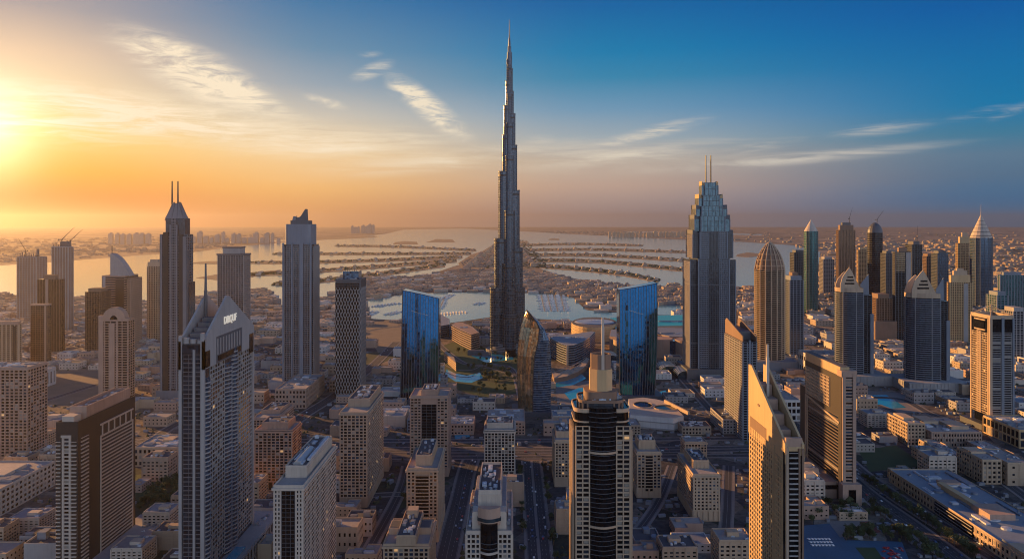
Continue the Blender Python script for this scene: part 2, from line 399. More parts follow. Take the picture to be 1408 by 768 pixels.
    def parapet(s, poly, mat, z, h=1.4, t=.6, name='parapet'):
        b = MB(); o = poly; q = offset(poly, -t); n = len(poly)
        for k in range(n):
            j = (k + 1) % n; b.hexa([(*o[k], z), (*o[j], z), (*q[j], z), (*q[k], z), (*o[k], z + h), (*o[j], z + h), (*q[j], z + h), (*q[k], z + h)])
        return b.build(name, mat, s.o)
    def done(s, nwin=100):
        for (key, mn), (b, mat) in s.fr.items():
            if b.v: b.build(key.split('#')[0], mat, s.o)
        vis = []; rest = MB(); rm = []; names = []
        for w in s.win:
            px, py = proj(s.x + w[0], s.y + w[1], w[2]); ok = w[7] and -5 < px < 1413 and -5 < py < 773
            vis.append((0 if ok else 1, s.y + w[1] - w[4] * 3, -w[2], w))
        vis.sort(key=lambda q: q[:3])
        for k, q in enumerate(vis):
            x, y, z, an, pw, ph, mat, _ = q[3]
            if k < nwin and q[0] == 0:
                o = bpy.data.objects.new('window', win_mesh(mat)); COL.objects.link(o); o.parent = s.o
                o.location = (x, y, z); o.rotation_euler = (0, 0, an); o.scale = (pw, .12, ph)
            else:
                rest.box(x, y, z - ph / 2, z + ph / 2, pw, .12, an)
                if mat not in names: names.append(mat)
                rm += [names.index(mat)] * 6
        if rest.v:
            o = rest.build('window', None, s.o); o['kind'] = 'stuff'
            for mat in names: o.data.materials.append(mat)
            o.data.polygons.foreach_set('material_index', rm)
        return s
WG = (GL_DARK, GL_DARK, GL_BLACK, GL_BLACK, GL_BLACK, GL_BLUE, GL_BRON, BLIND) * 14 + (LIT,)
WB = (GL_BLACK, GL_BLACK, GL_BLACK, GL_DARK, GL_DARK, BLIND) * 20 + (LIT,)

def spire(t, x, y, z0, z1, r0, r1, mat=DSTEEL, name='spire', n=8):
    b = MB(); b.tube((x, y, z0), (x, y, z1), r0, r1, n); return t.part(name, mat, b)
def crane(px, Y, z, hgt, jib, az, lift, label):
    o = tag(empty('tower_crane', (gx(px, Y), Y, z)), label, 'crane')
    b = MB()
    for k in range(int(hgt / 3)):
        z0 = k * 3
        for sx_, sy_ in ((-1, -1), (1, -1), (1, 1), (-1, 1)): b.box(sx_, sy_, z0, z0 + 3, .5, .5)
        b.tube((-1, -1, z0), (1, -1, z0 + 3), .2, .2, 4); b.tube((1, 1, z0), (-1, 1, z0 + 3), .2, .2, 4)
    b.build('mast', DSTEEL, o)
    c = MB(); c.box(0, 0, hgt, hgt + 2.6, 3.4, 3.4); c.build('cab', DSTEEL, o)
    d = Vector((math.cos(az) * math.cos(lift), math.sin(az) * math.cos(lift), math.sin(lift))); s0 = Vector((0, 0, hgt + 2.6))
    j = MB(); e = s0 + d * jib
    for off in (Vector((0, 0, 0)), Vector((0, 0, 1.8)), Vector((-math.sin(az), math.cos(az), .9)) * 1.0): j.tube(s0 + off, e, .42, .3, 5)
    for k in range(int(jib / 4)): j.tube(s0 + d * (k * 4), s0 + d * (k * 4 + 2) + Vector((0, 0, 1.8 * (1 - k * 4 / jib))), .2, .2, 4)
    j.build('jib', DSTEEL, o)
    w = MB(); bk = s0 - Vector((d.x, d.y, 0)) * jib * .28; w.tube(s0, bk, .6, .5, 5); w.box(bk.x, bk.y, bk.z - 2.5, bk.z + .6, 2.4, 2.4, az); w.build('counterweight', DSTEEL, o)
    top = s0 + Vector((0, 0, 6)); a = MB(); a.tube(s0, top, .4, .3, 5); a.tube(top, e, .16, .16, 4); a.tube(top, bk, .16, .16, 4); a.build('stay_cable', DSTEEL, o)
    return o

# ================================================================= the tall stepped needle tower
def needle():
    Y = 2046.0; X = gx(700.5, Y); k = Y / F
    t = Tower('skyscraper', 'tallest tower, slender dark stepped needle rising above the marina into the sky', 'skyscraper', 680, 721, Y - 36, 60, depth=76, phrase='the tall needle skyscraper')
    cx = X - t.x; cy = 0.0
    L = [(27.5, 395), (21.5, 328), (15.5, 236), (10.5, 186), (8.6, 146), (5.6, 112), (4.0, 82)]
    Rr = [(21.5, 395), (18.5, 341), (14.2, 262), (10.6, 200), (8.2, 157), (5.8, 126), (4.4, 95)]
    Fr = [(24, 430), (20, 362), (16, 290), (11, 215), (8.5, 170), (6, 130), (4.2, 90)]
    def lobe(ang, e, w):
        a = R(ang); u = (math.cos(a), math.sin(a)); v = (-u[1], u[0]); P = []
        for q in range(9):
            f = R(-90 + 180 * q / 8); r = w * math.cos(f); P.append((cx + u[0] * (e - w + r) + v[0] * w * math.sin(f), cy + u[1] * (e - w + r) + v[1] * w * math.sin(f)))
        P.append((cx - u[0] * w * .3 + v[0] * w, cy - u[1] * w * .3 + v[1] * w)); P.append((cx - u[0] * w * .3 - v[0] * w, cy - u[1] * w * .3 - v[1] * w))
        return P
    for ang, tiers in ((196, L), (-16, Rr), (-90, Fr), (90, Fr)):
        z0 = 0
        for i, (e, py) in enumerate(tiers):
            z1 = gz(py, Y); w = min(e * k * .62, (13.5 - i * 1.75) * k * .62 + 2)
            P = lobe(ang, e * k, w)
            b = MB(); b.prism(P, z0, z1); t.part('wing_tier', GL_BURJ, b)
            b = MB(); zz = z0 + 3
            while zz < z1 - 2:
                b.ring(P, zz, zz + 1.1, .3); zz += 6.4
            b.ring(P, z1 - 1.4, z1 + 1.0, .9); t.part('floor_band', SLATE, b)
            b = MB(); n = len(P)
            for q in range(0, 9):
                x, y = P[q]; b.tube((x, y, z0), (x, y, z1 + 2.0), .5, .5, 4)
            t.part('facade_fin', SLATE, b)
            b = MB(); b.ring(P, z1 - 12, z1 - 8, .38); t.part('plant_floor_band', DARKB, b)
            z0 = z1 - 4
    b = MB(); r0 = 2.7 * k
    b.prism(oval(3.6 * k, 3.6 * k, 16, cx, cy), gz(130, Y), gz(72, Y)); b.prism(oval(2.5 * k, 2.5 * k, 16, cx, cy), gz(72, Y), gz(64, Y)); t.part('core_shaft', GL_BURJ, b)
    spire(t, cx, cy, gz(64, Y), gz(52, Y), 1.7 * k, 1.1 * k, SLATE); spire(t, cx, cy, gz(52, Y), gz(27, Y), .7 * k, .2 * k, DSTEEL)
    b = MB()
    for i, (r, z) in enumerate(((52, 10), (44, 17), (38, 24))): b.prism(oval(r, r * .8, 32, cx - 8 + i * 4, cy - 6), i * 8 if i else 0, z)
    t.part('podium', SLATE, b)
    b = MB()
    for i, (r, z) in enumerate(((52, 10), (44, 17), (38, 24))):
        for q in range(2): b.ring(oval(r, r * .8, 32, cx - 8 + i * 4, cy - 6), z - 1 - q * 4, z - q * 4, .7)
    t.part('podium_band', GREYC, b)
    b = MB(); x0 = gx(668, 2000) - t.x; b.prism(oval(13, 13, 20, x0 + 62, -70), 0, 16); b.prism(oval(14, 14, 20, x0 + 62, -70), 16, 17.5); t.part('entrance_pavilion', GL_BLACK, b)
    for q in range(4):
        b = MB(); b.box(x0 - 25 + q * 9, -50 - q * 4, 0, 12 - q * 2, 40 - q * 6, 16); t.part('podium_terrace', SLATE, b)
    t.done()
needle()

# ================================================================= near and middle towers with punched windows
def box_tower(name, label, cat, px, style):
    pass

# --- tower with the sign and the gabled crown
def sign_tower():
    Y = 680.0
    t = Tower('office_tower', 'tower with steep gabled stone crown, roof spike and lit letters on the gable', 'tower', 246, 280, Y, 479, side=349, phrase='the gabled tower with letters', z=229)
    w, d = t.w, t.d; P = rect(w, d); body = t.prism('glass_wall', GL_DARK, rect(w - 2, d - 2), 0, 226)
    # long face towards the street: curved balcony stacks and a grid of windows
    xr = w / 2; zt = 205
    e = [((xr - 1, -d / 2 + 16), (xr - 1, -d / 2 + 52))]; t.skin(e, GREYC, 30, zt + 4, 3.9, 5.8, (1.0, .55), (.8, .45), win=(.78, .66, WB))
    e = [((xr - 1, -d / 2 + 84), (xr - 1, d / 2 - 4))]; t.skin(e, GREYC, 30, zt, 3.9, 5.8, (1.0, .55), (.8, .45), win=(.78, .66, WB))
    for (y0, y1, top) in ((-d / 2 + 3, -d / 2 + 16, 196), (-d / 2 + 52, -d / 2 + 70, 200), (-d / 2 + 70, -d / 2 + 84, 212)):
        arc = [(xr - 2, y0)] + [(xr - 1 + 2.6 * math.sin(math.pi * q / 8), y0 + (y1 - y0) * q / 8) for q in range(9)] + [(xr - 2, y1)]
        b = MB(); b.prism(arc, 24, top); t.part('curved_bay', GL_BLUE, b)
        t.bands(arc, GREYC, 24, top, 3.7, 1.0, .8, 'balcony_band#' + str(y0))
    # corner piers and end face
    for x, y, ww, dd, z1 in ((xr - 1.2, -d / 2 + 1.4, 3.0, 3.2, 236), (-xr + 1.0, -d / 2 + 1.4, 2.6, 3.2, 234), (2.2, -d / 2 + .6, 1.8, 2.2, 222), (xr - .9, d / 2 - 2, 2.6, 4, 224), (-xr + 1, d / 2 - 2, 2.6, 4, 224)):
        b = MB(); b.box(x, y, 0, z1, ww, dd); t.part('corner_pier', GREYC, b)
    t.skin([((-xr + 3, -d / 2 + 1), (xr - 3, -d / 2 + 1))], DGREY, 24, 218, 3.7, 6, (.7, .25), (.3, .3), key='end_wall_frame')
    t.skin([((-xr + 1, d / 2 - 6), (-xr + 1, -d / 2 + 6))], GREYC, 24, 218, 3.7, 6, (1.0, 1.6), (.6, .8), key='balcony_frame')
    # gable walls along both long faces, open roof between them
    ya, yb = -d / 2 - .2, d / 2 + .2
    apex = -d / 2 + d * .42
    for name, x, th in (('gable_wall', xr + .3, -2.0), ('gable_wall', -xr - .3, 2.0)):
        b = MB(); b.slab([(x, ya, 205), (x, ya, 229), (x, apex, 263), (x, apex + 4, 263), (x, yb, 226), (x, yb, 205)], (th, 0, 0)); t.part(name, GREYC, b)
    b = MB(); b.box(xr + .45, apex + 6, 205.4, 229, .5, d * .50); t.part('louvre_panel', SLATE, b)
    b = MB()
    for q in range(9): b.box(xr + .8, apex - d * .19 + q * d * .054, 213, 227, .5, 2.4)
    t.part('louvre_fin', GREYC, b)
    b = MB(); b.box(xr + .62, apex + 6, 207, 212, .3, d * .46); b.box(xr + .5, -d / 2 + 8, 206, 220, .4, 10); b.box(xr + .5, d / 2 - 9, 200, 219, .4, 12); t.part('crown_window', GL_BLACK, b)
    b = MB(); b.box(0, 0, 226, 227, w - 4, d - 4); t.part('roof', DROOF, b)
    b = MB()
    for q in range(5): b.box(0, -d / 2 + 8 + q * 9, 227, 231 + q * 3.4, w - 8, 8)
    t.part('roof_step', DGREY, b)
    for q in range(3):
        b = MB(); b.prism(oval(2.6, 2.6, 16, -xr + 5 + q * 6, -d / 2 + 3.5), 227, 232 - q); t.part('roof_tank', GREYC, b)
    x, z = t.loc(285.5, 367, Y + 62); spire(t, x + 2, -d / 2 + 52, 229, 268, 2.0, 1.7, DGREY, 'mast_base'); spire(t, x + 2, -d / 2 + 52, 268, z + 4, 1.3, .8, DGREY, 'roof_spike')
    # podium
    b = MB(); b.box(6, 18, 0, 26, w + 22, d + 30); t.part('podium', GREYC, b)
    t.skin([((xr + 17, -d / 2 + 3), (xr + 17, d / 2 + 33))], GREYC, 3, 25, 11, 9, (2.2, .9), (2.4, 1.2), key='podium_frame', win=(.7, .7, WB))
    b = MB(); b.box(xr + 8, -d / 2 + 40, 26, 26.9, 9, 60); t.part('terrace_pool', POOL, b)
    t.plant(xr + 8, d / 2 + 5, 26, 12, 36, 5, 3)
    # letters on the gable
    m = Mat('backlit_letter'); m.base((.85, .78, .66)); m.b.inputs['Emission Color'].default_value = (1, .88, .68, 1); m.b.inputs['Emission Strength'].default_value = .18
    cu = bpy.data.curves.new('letter', 'FONT'); cu.body = 'DIBQUF'; cu.size = 9.4; cu.extrude = .35; cu.offset = .12; cu.align_x = 'CENTER'; cu.space_character = .98
    tmp = bpy.data.objects.new('tmp', cu); COL.objects.link(tmp); bpy.context.view_layer.update()
    me = bpy.data.meshes.new_from_object(tmp.evaluated_get(bpy.context.evaluated_depsgraph_get())); bpy.data.objects.remove(tmp)
    me.materials.clear(); me.materials.append(m.m)
    s = bpy.data.objects.new('sign_lettering', me); COL.objects.link(s); s.parent = t.o
    s.rotation_euler = (R(90), 0, R(90)); s.location = (xr + .75, apex + 7, 238)
    t.done()
sign_tower()

# --- near dark granite slab
def granite_slab():
    t = Tower('hotel_tower', 'near dark granite slab tower with long pale balcony stripes and stepped beige roof box', 'tower', 77, 107, 740, 583, side=186, phrase='the dark granite slab tower')
    w, d, h = t.w, t.d, t.h; x = w / 2; P = rect(w, d)
    t.prism('stone_wall', DARKB, P, 0, h)
    t.skin([((x, -d / 2 + 40), (x, d / 2 - 6))], PALE, 8, h - 22, 3.5, 200, (1.15, .9), (1.6, .8), key='balcony_stripe')
    t.skin([((x, -d / 2 + 5), (x, -d / 2 + 18))], PALE, 6, h - 14, 3.5, 200, (1.0, 1.1), None, key='balcony_stripe')
    for k in range(6):
        b = MB(); y = -d / 2 + 44 + k * (d - 54) / 5; b.box(x + .4, y, h - 22, h - 10, .9, 1.5); t.part('frame_post', PALE, b)
    b = MB(); b.box(x + .45, 17, h - 11.2, h - 9.6, 1.0, d - 46); b.box(x + .45, 17, h - 22.6, h - 21, 1.0, d - 46); t.part('frame_beam', PALE, b)
    # end face: ladder of beige balconies
    t.skin([((-x + 6, -d / 2), (x - 6, -d / 2))], PALE, 4, h - 12, 3.5, 200, (1.3, 1.0), (1.8, 1.3), key='end_balcony_frame', win=(.8, .5, WB))
    b = MB(); b.box(-.5, -d / 2 - .4, h - 12, h - 10, w - 11, 1.6); t.part('end_lintel', PALE, b)
    for sx_ in (-1, 1): t.skin([((sx_ * (x - 5) - 1, -d / 2 + .0), (sx_ * (x - 1) + 0, -d / 2 + .0))] if sx_ > 0 else [((-x + .3, -d / 2), (-x + 4.5, -d / 2))], PALE, 4, h - 16, 3.5, 200, (.9, 1.3), None, key='corner_balcony')
    # roof
    b = MB(); b.box(0, -d / 2 + 8, h, h + 7, w * .55, 13); t.part('stair_head', PALE, b)
    b = MB(); b.box(0, 6, h, h + 9.5, w * .80, d - 26); t.part('roof_storey', PINKB, b)
    t.parapet(rect(w * .80, d - 26, 0, 6), PINKB, h + 9.5, 3.0, .8)
    t.plant(0, 6, h + 9.5, w * .68, d - 32, 22, 5, hmax=2.6)
    t.parapet(offset(P, -.05), DARKB, h, 2.2, .8)
    b = MB(); b.box(24, 24, 0, 9, 44, d + 10); t.part('podium', GREYC, b); t.plant(30, 30, 9, 22, 80, 6, 8)
    t.done()
granite_slab()

# --- generic box tower with corner piers and punched windows
def punched(name, label, x0, x1, Y, ytop, side=None, depth=None, mat=BEIGE, core=None, fh=3.6, bw=4.2, win=(.72, .66), phrase=None, slab=(1.2, .6), pier=(1.3, .75),
            mid=None, pent=None, wm_=WG, base=12, seed=1, faces=None, cat='tower', cornice=True, nwin=100, z=None, plant=10, group=None):
    t = Tower(name, label, cat, x0, x1, Y, ytop, side=side, depth=depth, phrase=phrase, z=z, group=group)
    w, d, h = t.w, t.d, t.h; P = rect(w, d)
    t.prism('wall', core or mat, P, 0, h)
    vis = faces or ('FR' if t.x < 0 else 'FL')
    for f in vis:
        (a, b_), = t.faces(P, f); L = math.hypot(b_[0] - a[0], b_[1] - a[1]); u = ((b_[0] - a[0]) / L, (b_[1] - a[1]) / L); n = (u[1], -u[0])
        if f == 'F' and mid:                      # dark glazed strip up the middle of the front
            mw = L * mid[0]; e1 = (a[0] + u[0] * (L - mw) / 2, a[1] + u[1] * (L - mw) / 2); e2 = (b_[0] - u[0] * (L - mw) / 2, b_[1] - u[1] * (L - mw) / 2)
            b = MB(); b.box((e1[0] + e2[0]) / 2 + n[0] * .2, (e1[1] + e2[1]) / 2 + n[1] * .2, base * .7, h - mid[2], mw, .5); t.part('glazed_strip', GL_BLACK, b)
            t.skin([((e1[0] + n[0] * .44, e1[1] + n[1] * .44), (e2[0] + n[0] * .44, e2[1] + n[1] * .44))], mat if mid[1] else SLATE, base, h - mid[2], fh, mw / 3, (.9 if mid[1] else .35, .7 if mid[1] else .2), None if mid[1] else (.3, .25), key='strip_band')
            t.skin([(a, e1), (e2, b_)], mat, base, h - 2, fh, bw, slab, pier, win=(*win, wm_))
        else:
            q = .4 if f != 'F' else 1.0
            t.skin([(a, b_)], mat, base, h - 2, fh, bw * (1.15 if f != 'F' else 1), (slab[0], slab[1] * q), (pier[0] * (.8 if f != 'F' else 1), pier[1] * q), win=(*win, wm_))
    t.skin(t.faces(P, vis), mat, .5, base, base, bw * 1.6, (1.5, .9), (1.8, 1.0), key='base_frame')
    if cornice: 
        b = MB(); b.ring(P, h - 2.6, h - .6, 1.25); t.part('cornice', mat, b)
    t.parapet(P, mat, h, 1.6, .7); b = MB(); b.prism(offset(P, -.8), h - .2, h + .25); t.part('roof', ROOF, b)
    if pent:                                      # roof storey: width share, depth share, height, offset along depth
        pw, pd, ph, po = pent; Q = rect(w * pw, d * pd, 0, po * d)
        t.prism('roof_storey', mat, Q, h + .2, h + ph); t.parapet(Q, mat, h + ph, 1.5, .6); b = MB(); b.prism(offset(Q, -.7), h + ph - .2, h + ph + .25); t.part('roof_storey_deck', DROOF, b)
        t.skin(t.faces(Q, vis), mat, h + .4, h + ph - .3, ph, bw, (.9, .4), (1.0, .5), key='roof_storey_frame')
        t.plant(0, po * d, h + ph + .2, w * pw - 2, d * pd - 2, plant, seed)
    else: t.plant(0, 0, h + .2, w - 3, d - 3, plant, seed)
    return t

t = punched('apartment_tower', 'pale stone slab with dark glazed corner strips and white vaulted roof light on top', 376, 417, 640, 669, side=462, mat=PALE, bw=3.9, fh=3.5, win=(.70, .66), phrase='the pale slab with the vaulted roof light', mid=(.46, False, 3), pent=(.72, .78, 9, .08), seed=4, plant=14, pier=(1.35, .5), slab=(1.3, .4))
b = MB(); w, d, h = t.w, t.d, t.h
vault = [(3.6 * math.cos(R(a)), 3.2 * math.sin(R(a))) for a in range(0, 181, 20)]
b.loft([[(x - .5, -d * .26, h + 9.2 + z) for x, z in vault], [(x - .5, d * .12, h + 9.2 + z) for x, z in vault]]); t.part('vaulted_roof_light', PALESTEEL, b)
b = MB(); b.box(w * .30, d * .1, h + 10.6, h + 12.4, 2.6, d * .6); t.part('roof_duct', PLANTW, b)
t.done()
t = punched('apartment_tower', 'tall beige block with regular square windows and arched street base', 467, 505, 928, 568, side=527, mat=BEIGE, bw=4.6, fh=3.7, win=(.72, .68), phrase='the tall beige block with square windows', pent=(.8, .7, 9, .12), seed=6, plant=10); t.done()
t = punched('apartment_tower', 'brown stepped block with dark lower storeys and colonnaded upper floors', 350, 402, 985, 592, side=414, mat=PINKB, core=DARKB, bw=5, phrase='the brown colonnaded block', pent=(.7, .8, 8, .05), seed=7, slab=(1.0, .5), plant=6); t.done()
t = punched('apartment_block', 'lower brown block behind the colonnaded one with pale flat roof', 348, 381, 1130, 575, side=404, mat=PINKB, bw=5, pent=(.8, .6, 5, .1), seed=8, plant=6); t.done()
t = punched('apartment_tower', 'beige tower with broad black glass strip, balcony ladders and three roof boxes', 564, 616, 1040, 545, depth=48, mat=PINKB, bw=5, fh=3.7, phrase='the beige tower with black glass strip', mid=(.40, False, 10), pent=(.42, .8, 7, 0), seed=9, slab=(1.3, 1.0), faces='FLR', win=(.72, .5)); t.done()
t = punched('apartment_tower', 'beige tower with stepped roof and striped dark balconies between window walls', 559, 602, 827, 645, side=611, mat=SAND, bw=4.4, fh=3.6, phrase='the beige tower with striped balconies', mid=(.42, True, 6), pent=(.52, .8, 10, .06), seed=10, plant=8, win=(.6, .6)); t.done()
t = punched('apartment_tower', 'cream tower beside the central street, dark glazing between tall cream piers', 666, 708, 1025, 592, depth=52, mat=PALE, core=GL_BLACK, bw=4.6, fh=3.7, phrase='the cream tower beside the central street', pent=(.86, .72, 6, .1), seed=11, slab=(.9, .6), pier=(1.1, .9), win=(.6, .5), wm_=WB); t.done()
t = punched('apartment_tower', 'narrow sunlit beige tower just behind the masted tower', 763, 790, 1000, 606, depth=60, mat=SAND, bw=4.2, fh=3.6, phrase='the narrow beige tower behind the masted tower', pent=(.8, .7, 7, .1), seed=12, slab=(1.1, .6)); t.done()
t = punched('apartment_tower', 'beige apartment tower with rounded roof pavilion and dark bay strip', 876, 909, 960, 622, side=868, mat=SAND, bw=4.2, fh=3.6, phrase='the beige tower with roof pavilion', mid=(.3, True, 3), pent=(.7, .6, 10, .1), seed=13, slab=(1.1, .6)); t.done()
t = punched('apartment_tower', 'square beige tower with small windows and chamfered stepped roof', 953, 990, 885, 653, side=932, mat=SAND, bw=4.0, fh=3.6, phrase='the square beige tower', pent=(.6, .6, 8, .1), seed=14, win=(.5, .5), slab=(1.5, .5), pier=(1.8, .6)); t.done()
t = punched('apartment_tower', 'small beige tower with pale roof behind the square beige tower', 942, 972, 1110, 608, side=936, mat=SAND, bw=4.2, fh=3.6, seed=15, phrase='the small beige tower with pale roof', plant=7); t.done()
t = punched('residential_tower', 'wide beige tower cut by the photo edge with tall windows under its cornice', -30, 38, 1087, 506, depth=46, mat=PINKB, bw=6, fh=4.2, phrase='the wide beige edge tower', seed=16, win=(.6, .62), slab=(1.3, .8), pier=(1.2, .9), wm_=WB); t.done()

# --- lowest centre block, cross-shaped roof
t = punched('apartment_block', 'beige cross-plan block whose roof terraces sit lowest beside the central street', 527, 590, 700, 748, depth=60, z=48, mat=SAND, bw=4.4, fh=3.6, seed=17, phrase='the beige cross-plan block', pent=(.42, 1.0, 8, -.02), plant=12)
b = MB(); b.box(0, 4, t.h + .2, t.h + 6, t.w * .95, t.d * .34); t.part('cross_wing', SAND, b); b = MB(); b.box(-t.w * .34, 4, t.h + 6, t.h + 6.3, t.w * .22, t.d * .28); t.part('wing_deck', DROOF, b); b = MB(); b.box(t.w * .34, 4, t.h + 6, t.h + 6.3, t.w * .22, t.d * .28); t.part('wing_deck', DROOF, b)
b = MB(); b.box(0, t.d * .33, t.h + 8, t.h + 15, t.w * .24, t.d * .2); t.part('lift_tower', SAND, b); t.done()

# --- central stepped tower with bowed bay
def bowed():
    t = Tower('apartment_tower', 'cream stepped tower at the bottom centre with bowed dark bay and long white roof deck', 'tower', 641, 704, 600, 700, depth=92, z=112, phrase='the cream tower with bowed bay')
    w, d, h = t.w, t.d, t.h; P = rect(w, d); t.prism('wall', PALE, P, 0, h - 14)
    e = [((-w / 2, -d / 2), (-6.5, -d / 2)), ((6.5, -d / 2), (w / 2, -d / 2)), ((w / 2, -d / 2), (w / 2, d / 2)), ((-w / 2, d / 2), (-w / 2, -d / 2))]
    t.skin(e, PALE, 8, h - 15, 3.7, 4.2, (1.1, .7), (1.0, .9), win=(.66, .6, WG))
    t.prism('upper_storey', PALE, rect(w * .72, d * .94, 0, 2), h - 14, h)
    t.skin(t.faces(rect(w * .72, d * .94, 0, 2), 'LR'), PALE, h - 14, h - 1, 3.6, 5, (.8, .5), (1, .6), key='upper_frame', win=(.6, .6, WG))
    arc = [(-6.4, -d / 2 + 3)] + [(-6.4 + 12.8 * q / 10, -d / 2 - .6 - 3.6 * math.sin(math.pi * q / 10)) for q in range(11)] + [(6.4, -d / 2 + 3)]
    b = MB(); b.prism(arc, 0, h - 7); t.part('bowed_bay', GL_BLACK, b); t.bands(arc, PALE, 4, h - 18, 11, 1.6, .7, 'bay_balcony'); t.bands(arc, SLATE, 4, h - 18, 3.7, .5, .25, 'bay_band')
    arc2 = [(-8.4, -d / 2 + 6)] + [(-8.4 + 16.8 * q / 10, -d / 2 + 2.5 - 4.6 * math.sin(math.pi * q / 10)) for q in range(11)] + [(8.4, -d / 2 + 6)]
    b = MB(); b.prism(arc2, h - 9, h + 4); t.part('bow_head', PINKB, b)
    b = MB(); b.ring(arc2, h - 6, h - 3.5, .5); t.part('bow_head_window', GL_SILV, b)
    Q = rect(w * .5, d * .78, 0, 6); t.prism('roof_storey', PALE, Q, h, h + 10); t.parapet(Q, PALE, h + 10, 2.4, .7); t.skin(t.faces(Q, 'FLR'), PALE, h, h + 9, 9, 3.4, (.8, .4), (.6, .5), key='roof_screen')
    b = MB(); b.prism(offset(Q, -.8), h + 9.8, h + 10.3); t.part('roof_deck', DROOF, b)
    t.plant(0, 4, h + 10.2, w * .44, d * .70, 26, 21, mats=(PLANTW, PLANTW, PALESTEEL), hmax=2.4)
    for sx_ in (-1, 1):
        b = MB(); b.box(sx_ * w * .31, 6, h, h + .5, w * .10, d * .8); t.part('side_terrace', PLANTG, b); t.plant(sx_ * w * .43, 0, h - 14, 4, d * .8, 5, 30 + sx_)
    t.parapet(P, PALE, h - 14, 1.4, .6)
    t.done()
bowed()

# --- round-shouldered tower with mast (near, centre right)
def masted():
    t = Tower('residential_tower', 'near sandstone tower with central black glass bay, faceted roof drum and tall mast', 'tower', 790, 868, 635, 568, depth=42, phrase='the near masted tower')
    w, d, h = t.w, t.d, t.h; z0 = gz(585, 635); P = rect(w, d)
    t.prism('wall', GL_BLACK, rrect(w, d, 3), 0, z0)
    bw = w * .25
    t.skin([((-w / 2 + .6, -d / 2), (-w / 2 + bw + 1, -d / 2)), ((w / 2 - bw - 1, -d / 2), (w / 2 - .6, -d / 2))], SAND, 0, z0, 3.75, bw / 2, (1.15, 1.0), (1.0, 1.3), key='stone_frame', win=(.68, .6, WB))
    t.skin([((-w / 2, d / 2 - 3), (-w / 2, -d / 2 + 3)), ((w / 2, -d / 2 + 3), (w / 2, d / 2 - 3))], SAND, 0, z0 - 4, 3.75, 4.4, (1.2, 1.2), (1.4, 1.5), key='side_frame', win=(.7, .6, WB))
    arc = [(-w * .24, -d / 2 + 4)] + [(-w * .24 + w * .48 * q / 12, -d / 2 + .2 - 4.2 * math.sin(math.pi * q / 12)) for q in range(13)] + [(w * .24, -d / 2 + 4)]
    zb = gz(560, 635); b = MB(); b.prism(arc, 0, zb); t.part('glass_bay', GL_BLACK, b)
    t.bands(arc, SLATE, 0, zb, 3.75, .45, .22, 'bay_band')
    for py in (624, 726):
        z = gz(py, 632); b = MB(); b.ring(arc, z, z + 1.6, .9); t.part('bay_balcony', SAND, b)
    # shoulders: set-back drums
    Z = [z0, gz(562, 640), gz(548, 650), gz(535, 655)]
    b = MB(); b.prism(rrect(w * .96, d * .94, 8, 6, 0, 1), z0 - .5, Z[1]); t.part('upper_storey', GL_BLACK, b)
    b = MB(); b.ring(rrect(w * .96, d * .94, 8, 6, 0, 1), Z[1] - 2.2, Z[1] + .8, .9); b.ring(rrect(w * .96, d * .94, 8, 6, 0, 1), z0 + 2, z0 + 3.2, .9); t.part('curved_cornice', SAND, b)
    b = MB(); b.prism(rrect(w * .78, d * .8, 8, 6, 0, 1), Z[1], Z[2]); t.part('upper_storey', GL_DARK, b)
    b = MB(); Q = rrect(w * .78, d * .8, 8, 6, 0, 1); b.ring(Q, Z[2] - 1.5, Z[2] + .8, .8)
    for x, y in Q[::2]: b.box(x, y, Z[1], Z[2], 1.3, 1.3)
    t.part('colonnade', BROWN, b)
    b = MB(); b.prism(rrect(w * .58, d * .62, 6, 5, 0, 1), Z[2], Z[3]); t.part('upper_storey', BROWN, b)
    t.plant(-w * .33, 0, Z[2], 6, d * .5, 4, 2); t.plant(w * .33, 0, Z[2], 6, d * .5, 4, 3); t.plant(0, -d * .3, Z[2], w * .5, 5, 3, 4)
    # faceted drum and mast
    x0, zt = t.loc(826, 506, 655); r = 16.5 / F * 655; b = MB()
    oc = oval(r, r, 8, x0, 0, R(22.5)); b.prism(oc, Z[2] - 4, zt); t.part('roof_drum', GOLDR, b)
    zt2 = gz(485, 658); oc2 = oval(r * .88, r * .88, 8, x0, 0, R(22.5)); b = MB(); n = 8
    inn = offset(oc2, -1.2)
    for k in range(n):
        j = (k + 1) % n; b.hexa([(*oc2[k], zt), (*oc2[j], zt), (*inn[j], zt), (*inn[k], zt), (*oc2[k], zt2), (*oc2[j], zt2), (*inn[j], zt2), (*inn[k], zt2)])
    t.part('drum_collar', BROWN, b)
    zm = gz(440, 640); b = MB(); b.box(x0 + 1, -r * .72, zt - 2, zm - 6, 2.4, 2.2); b.box(x0 + 1, -r * .72, zm - 6, zm + 1, 1.7, 1.6); t.part('mast', PALE, b)
    t.done()
masted()

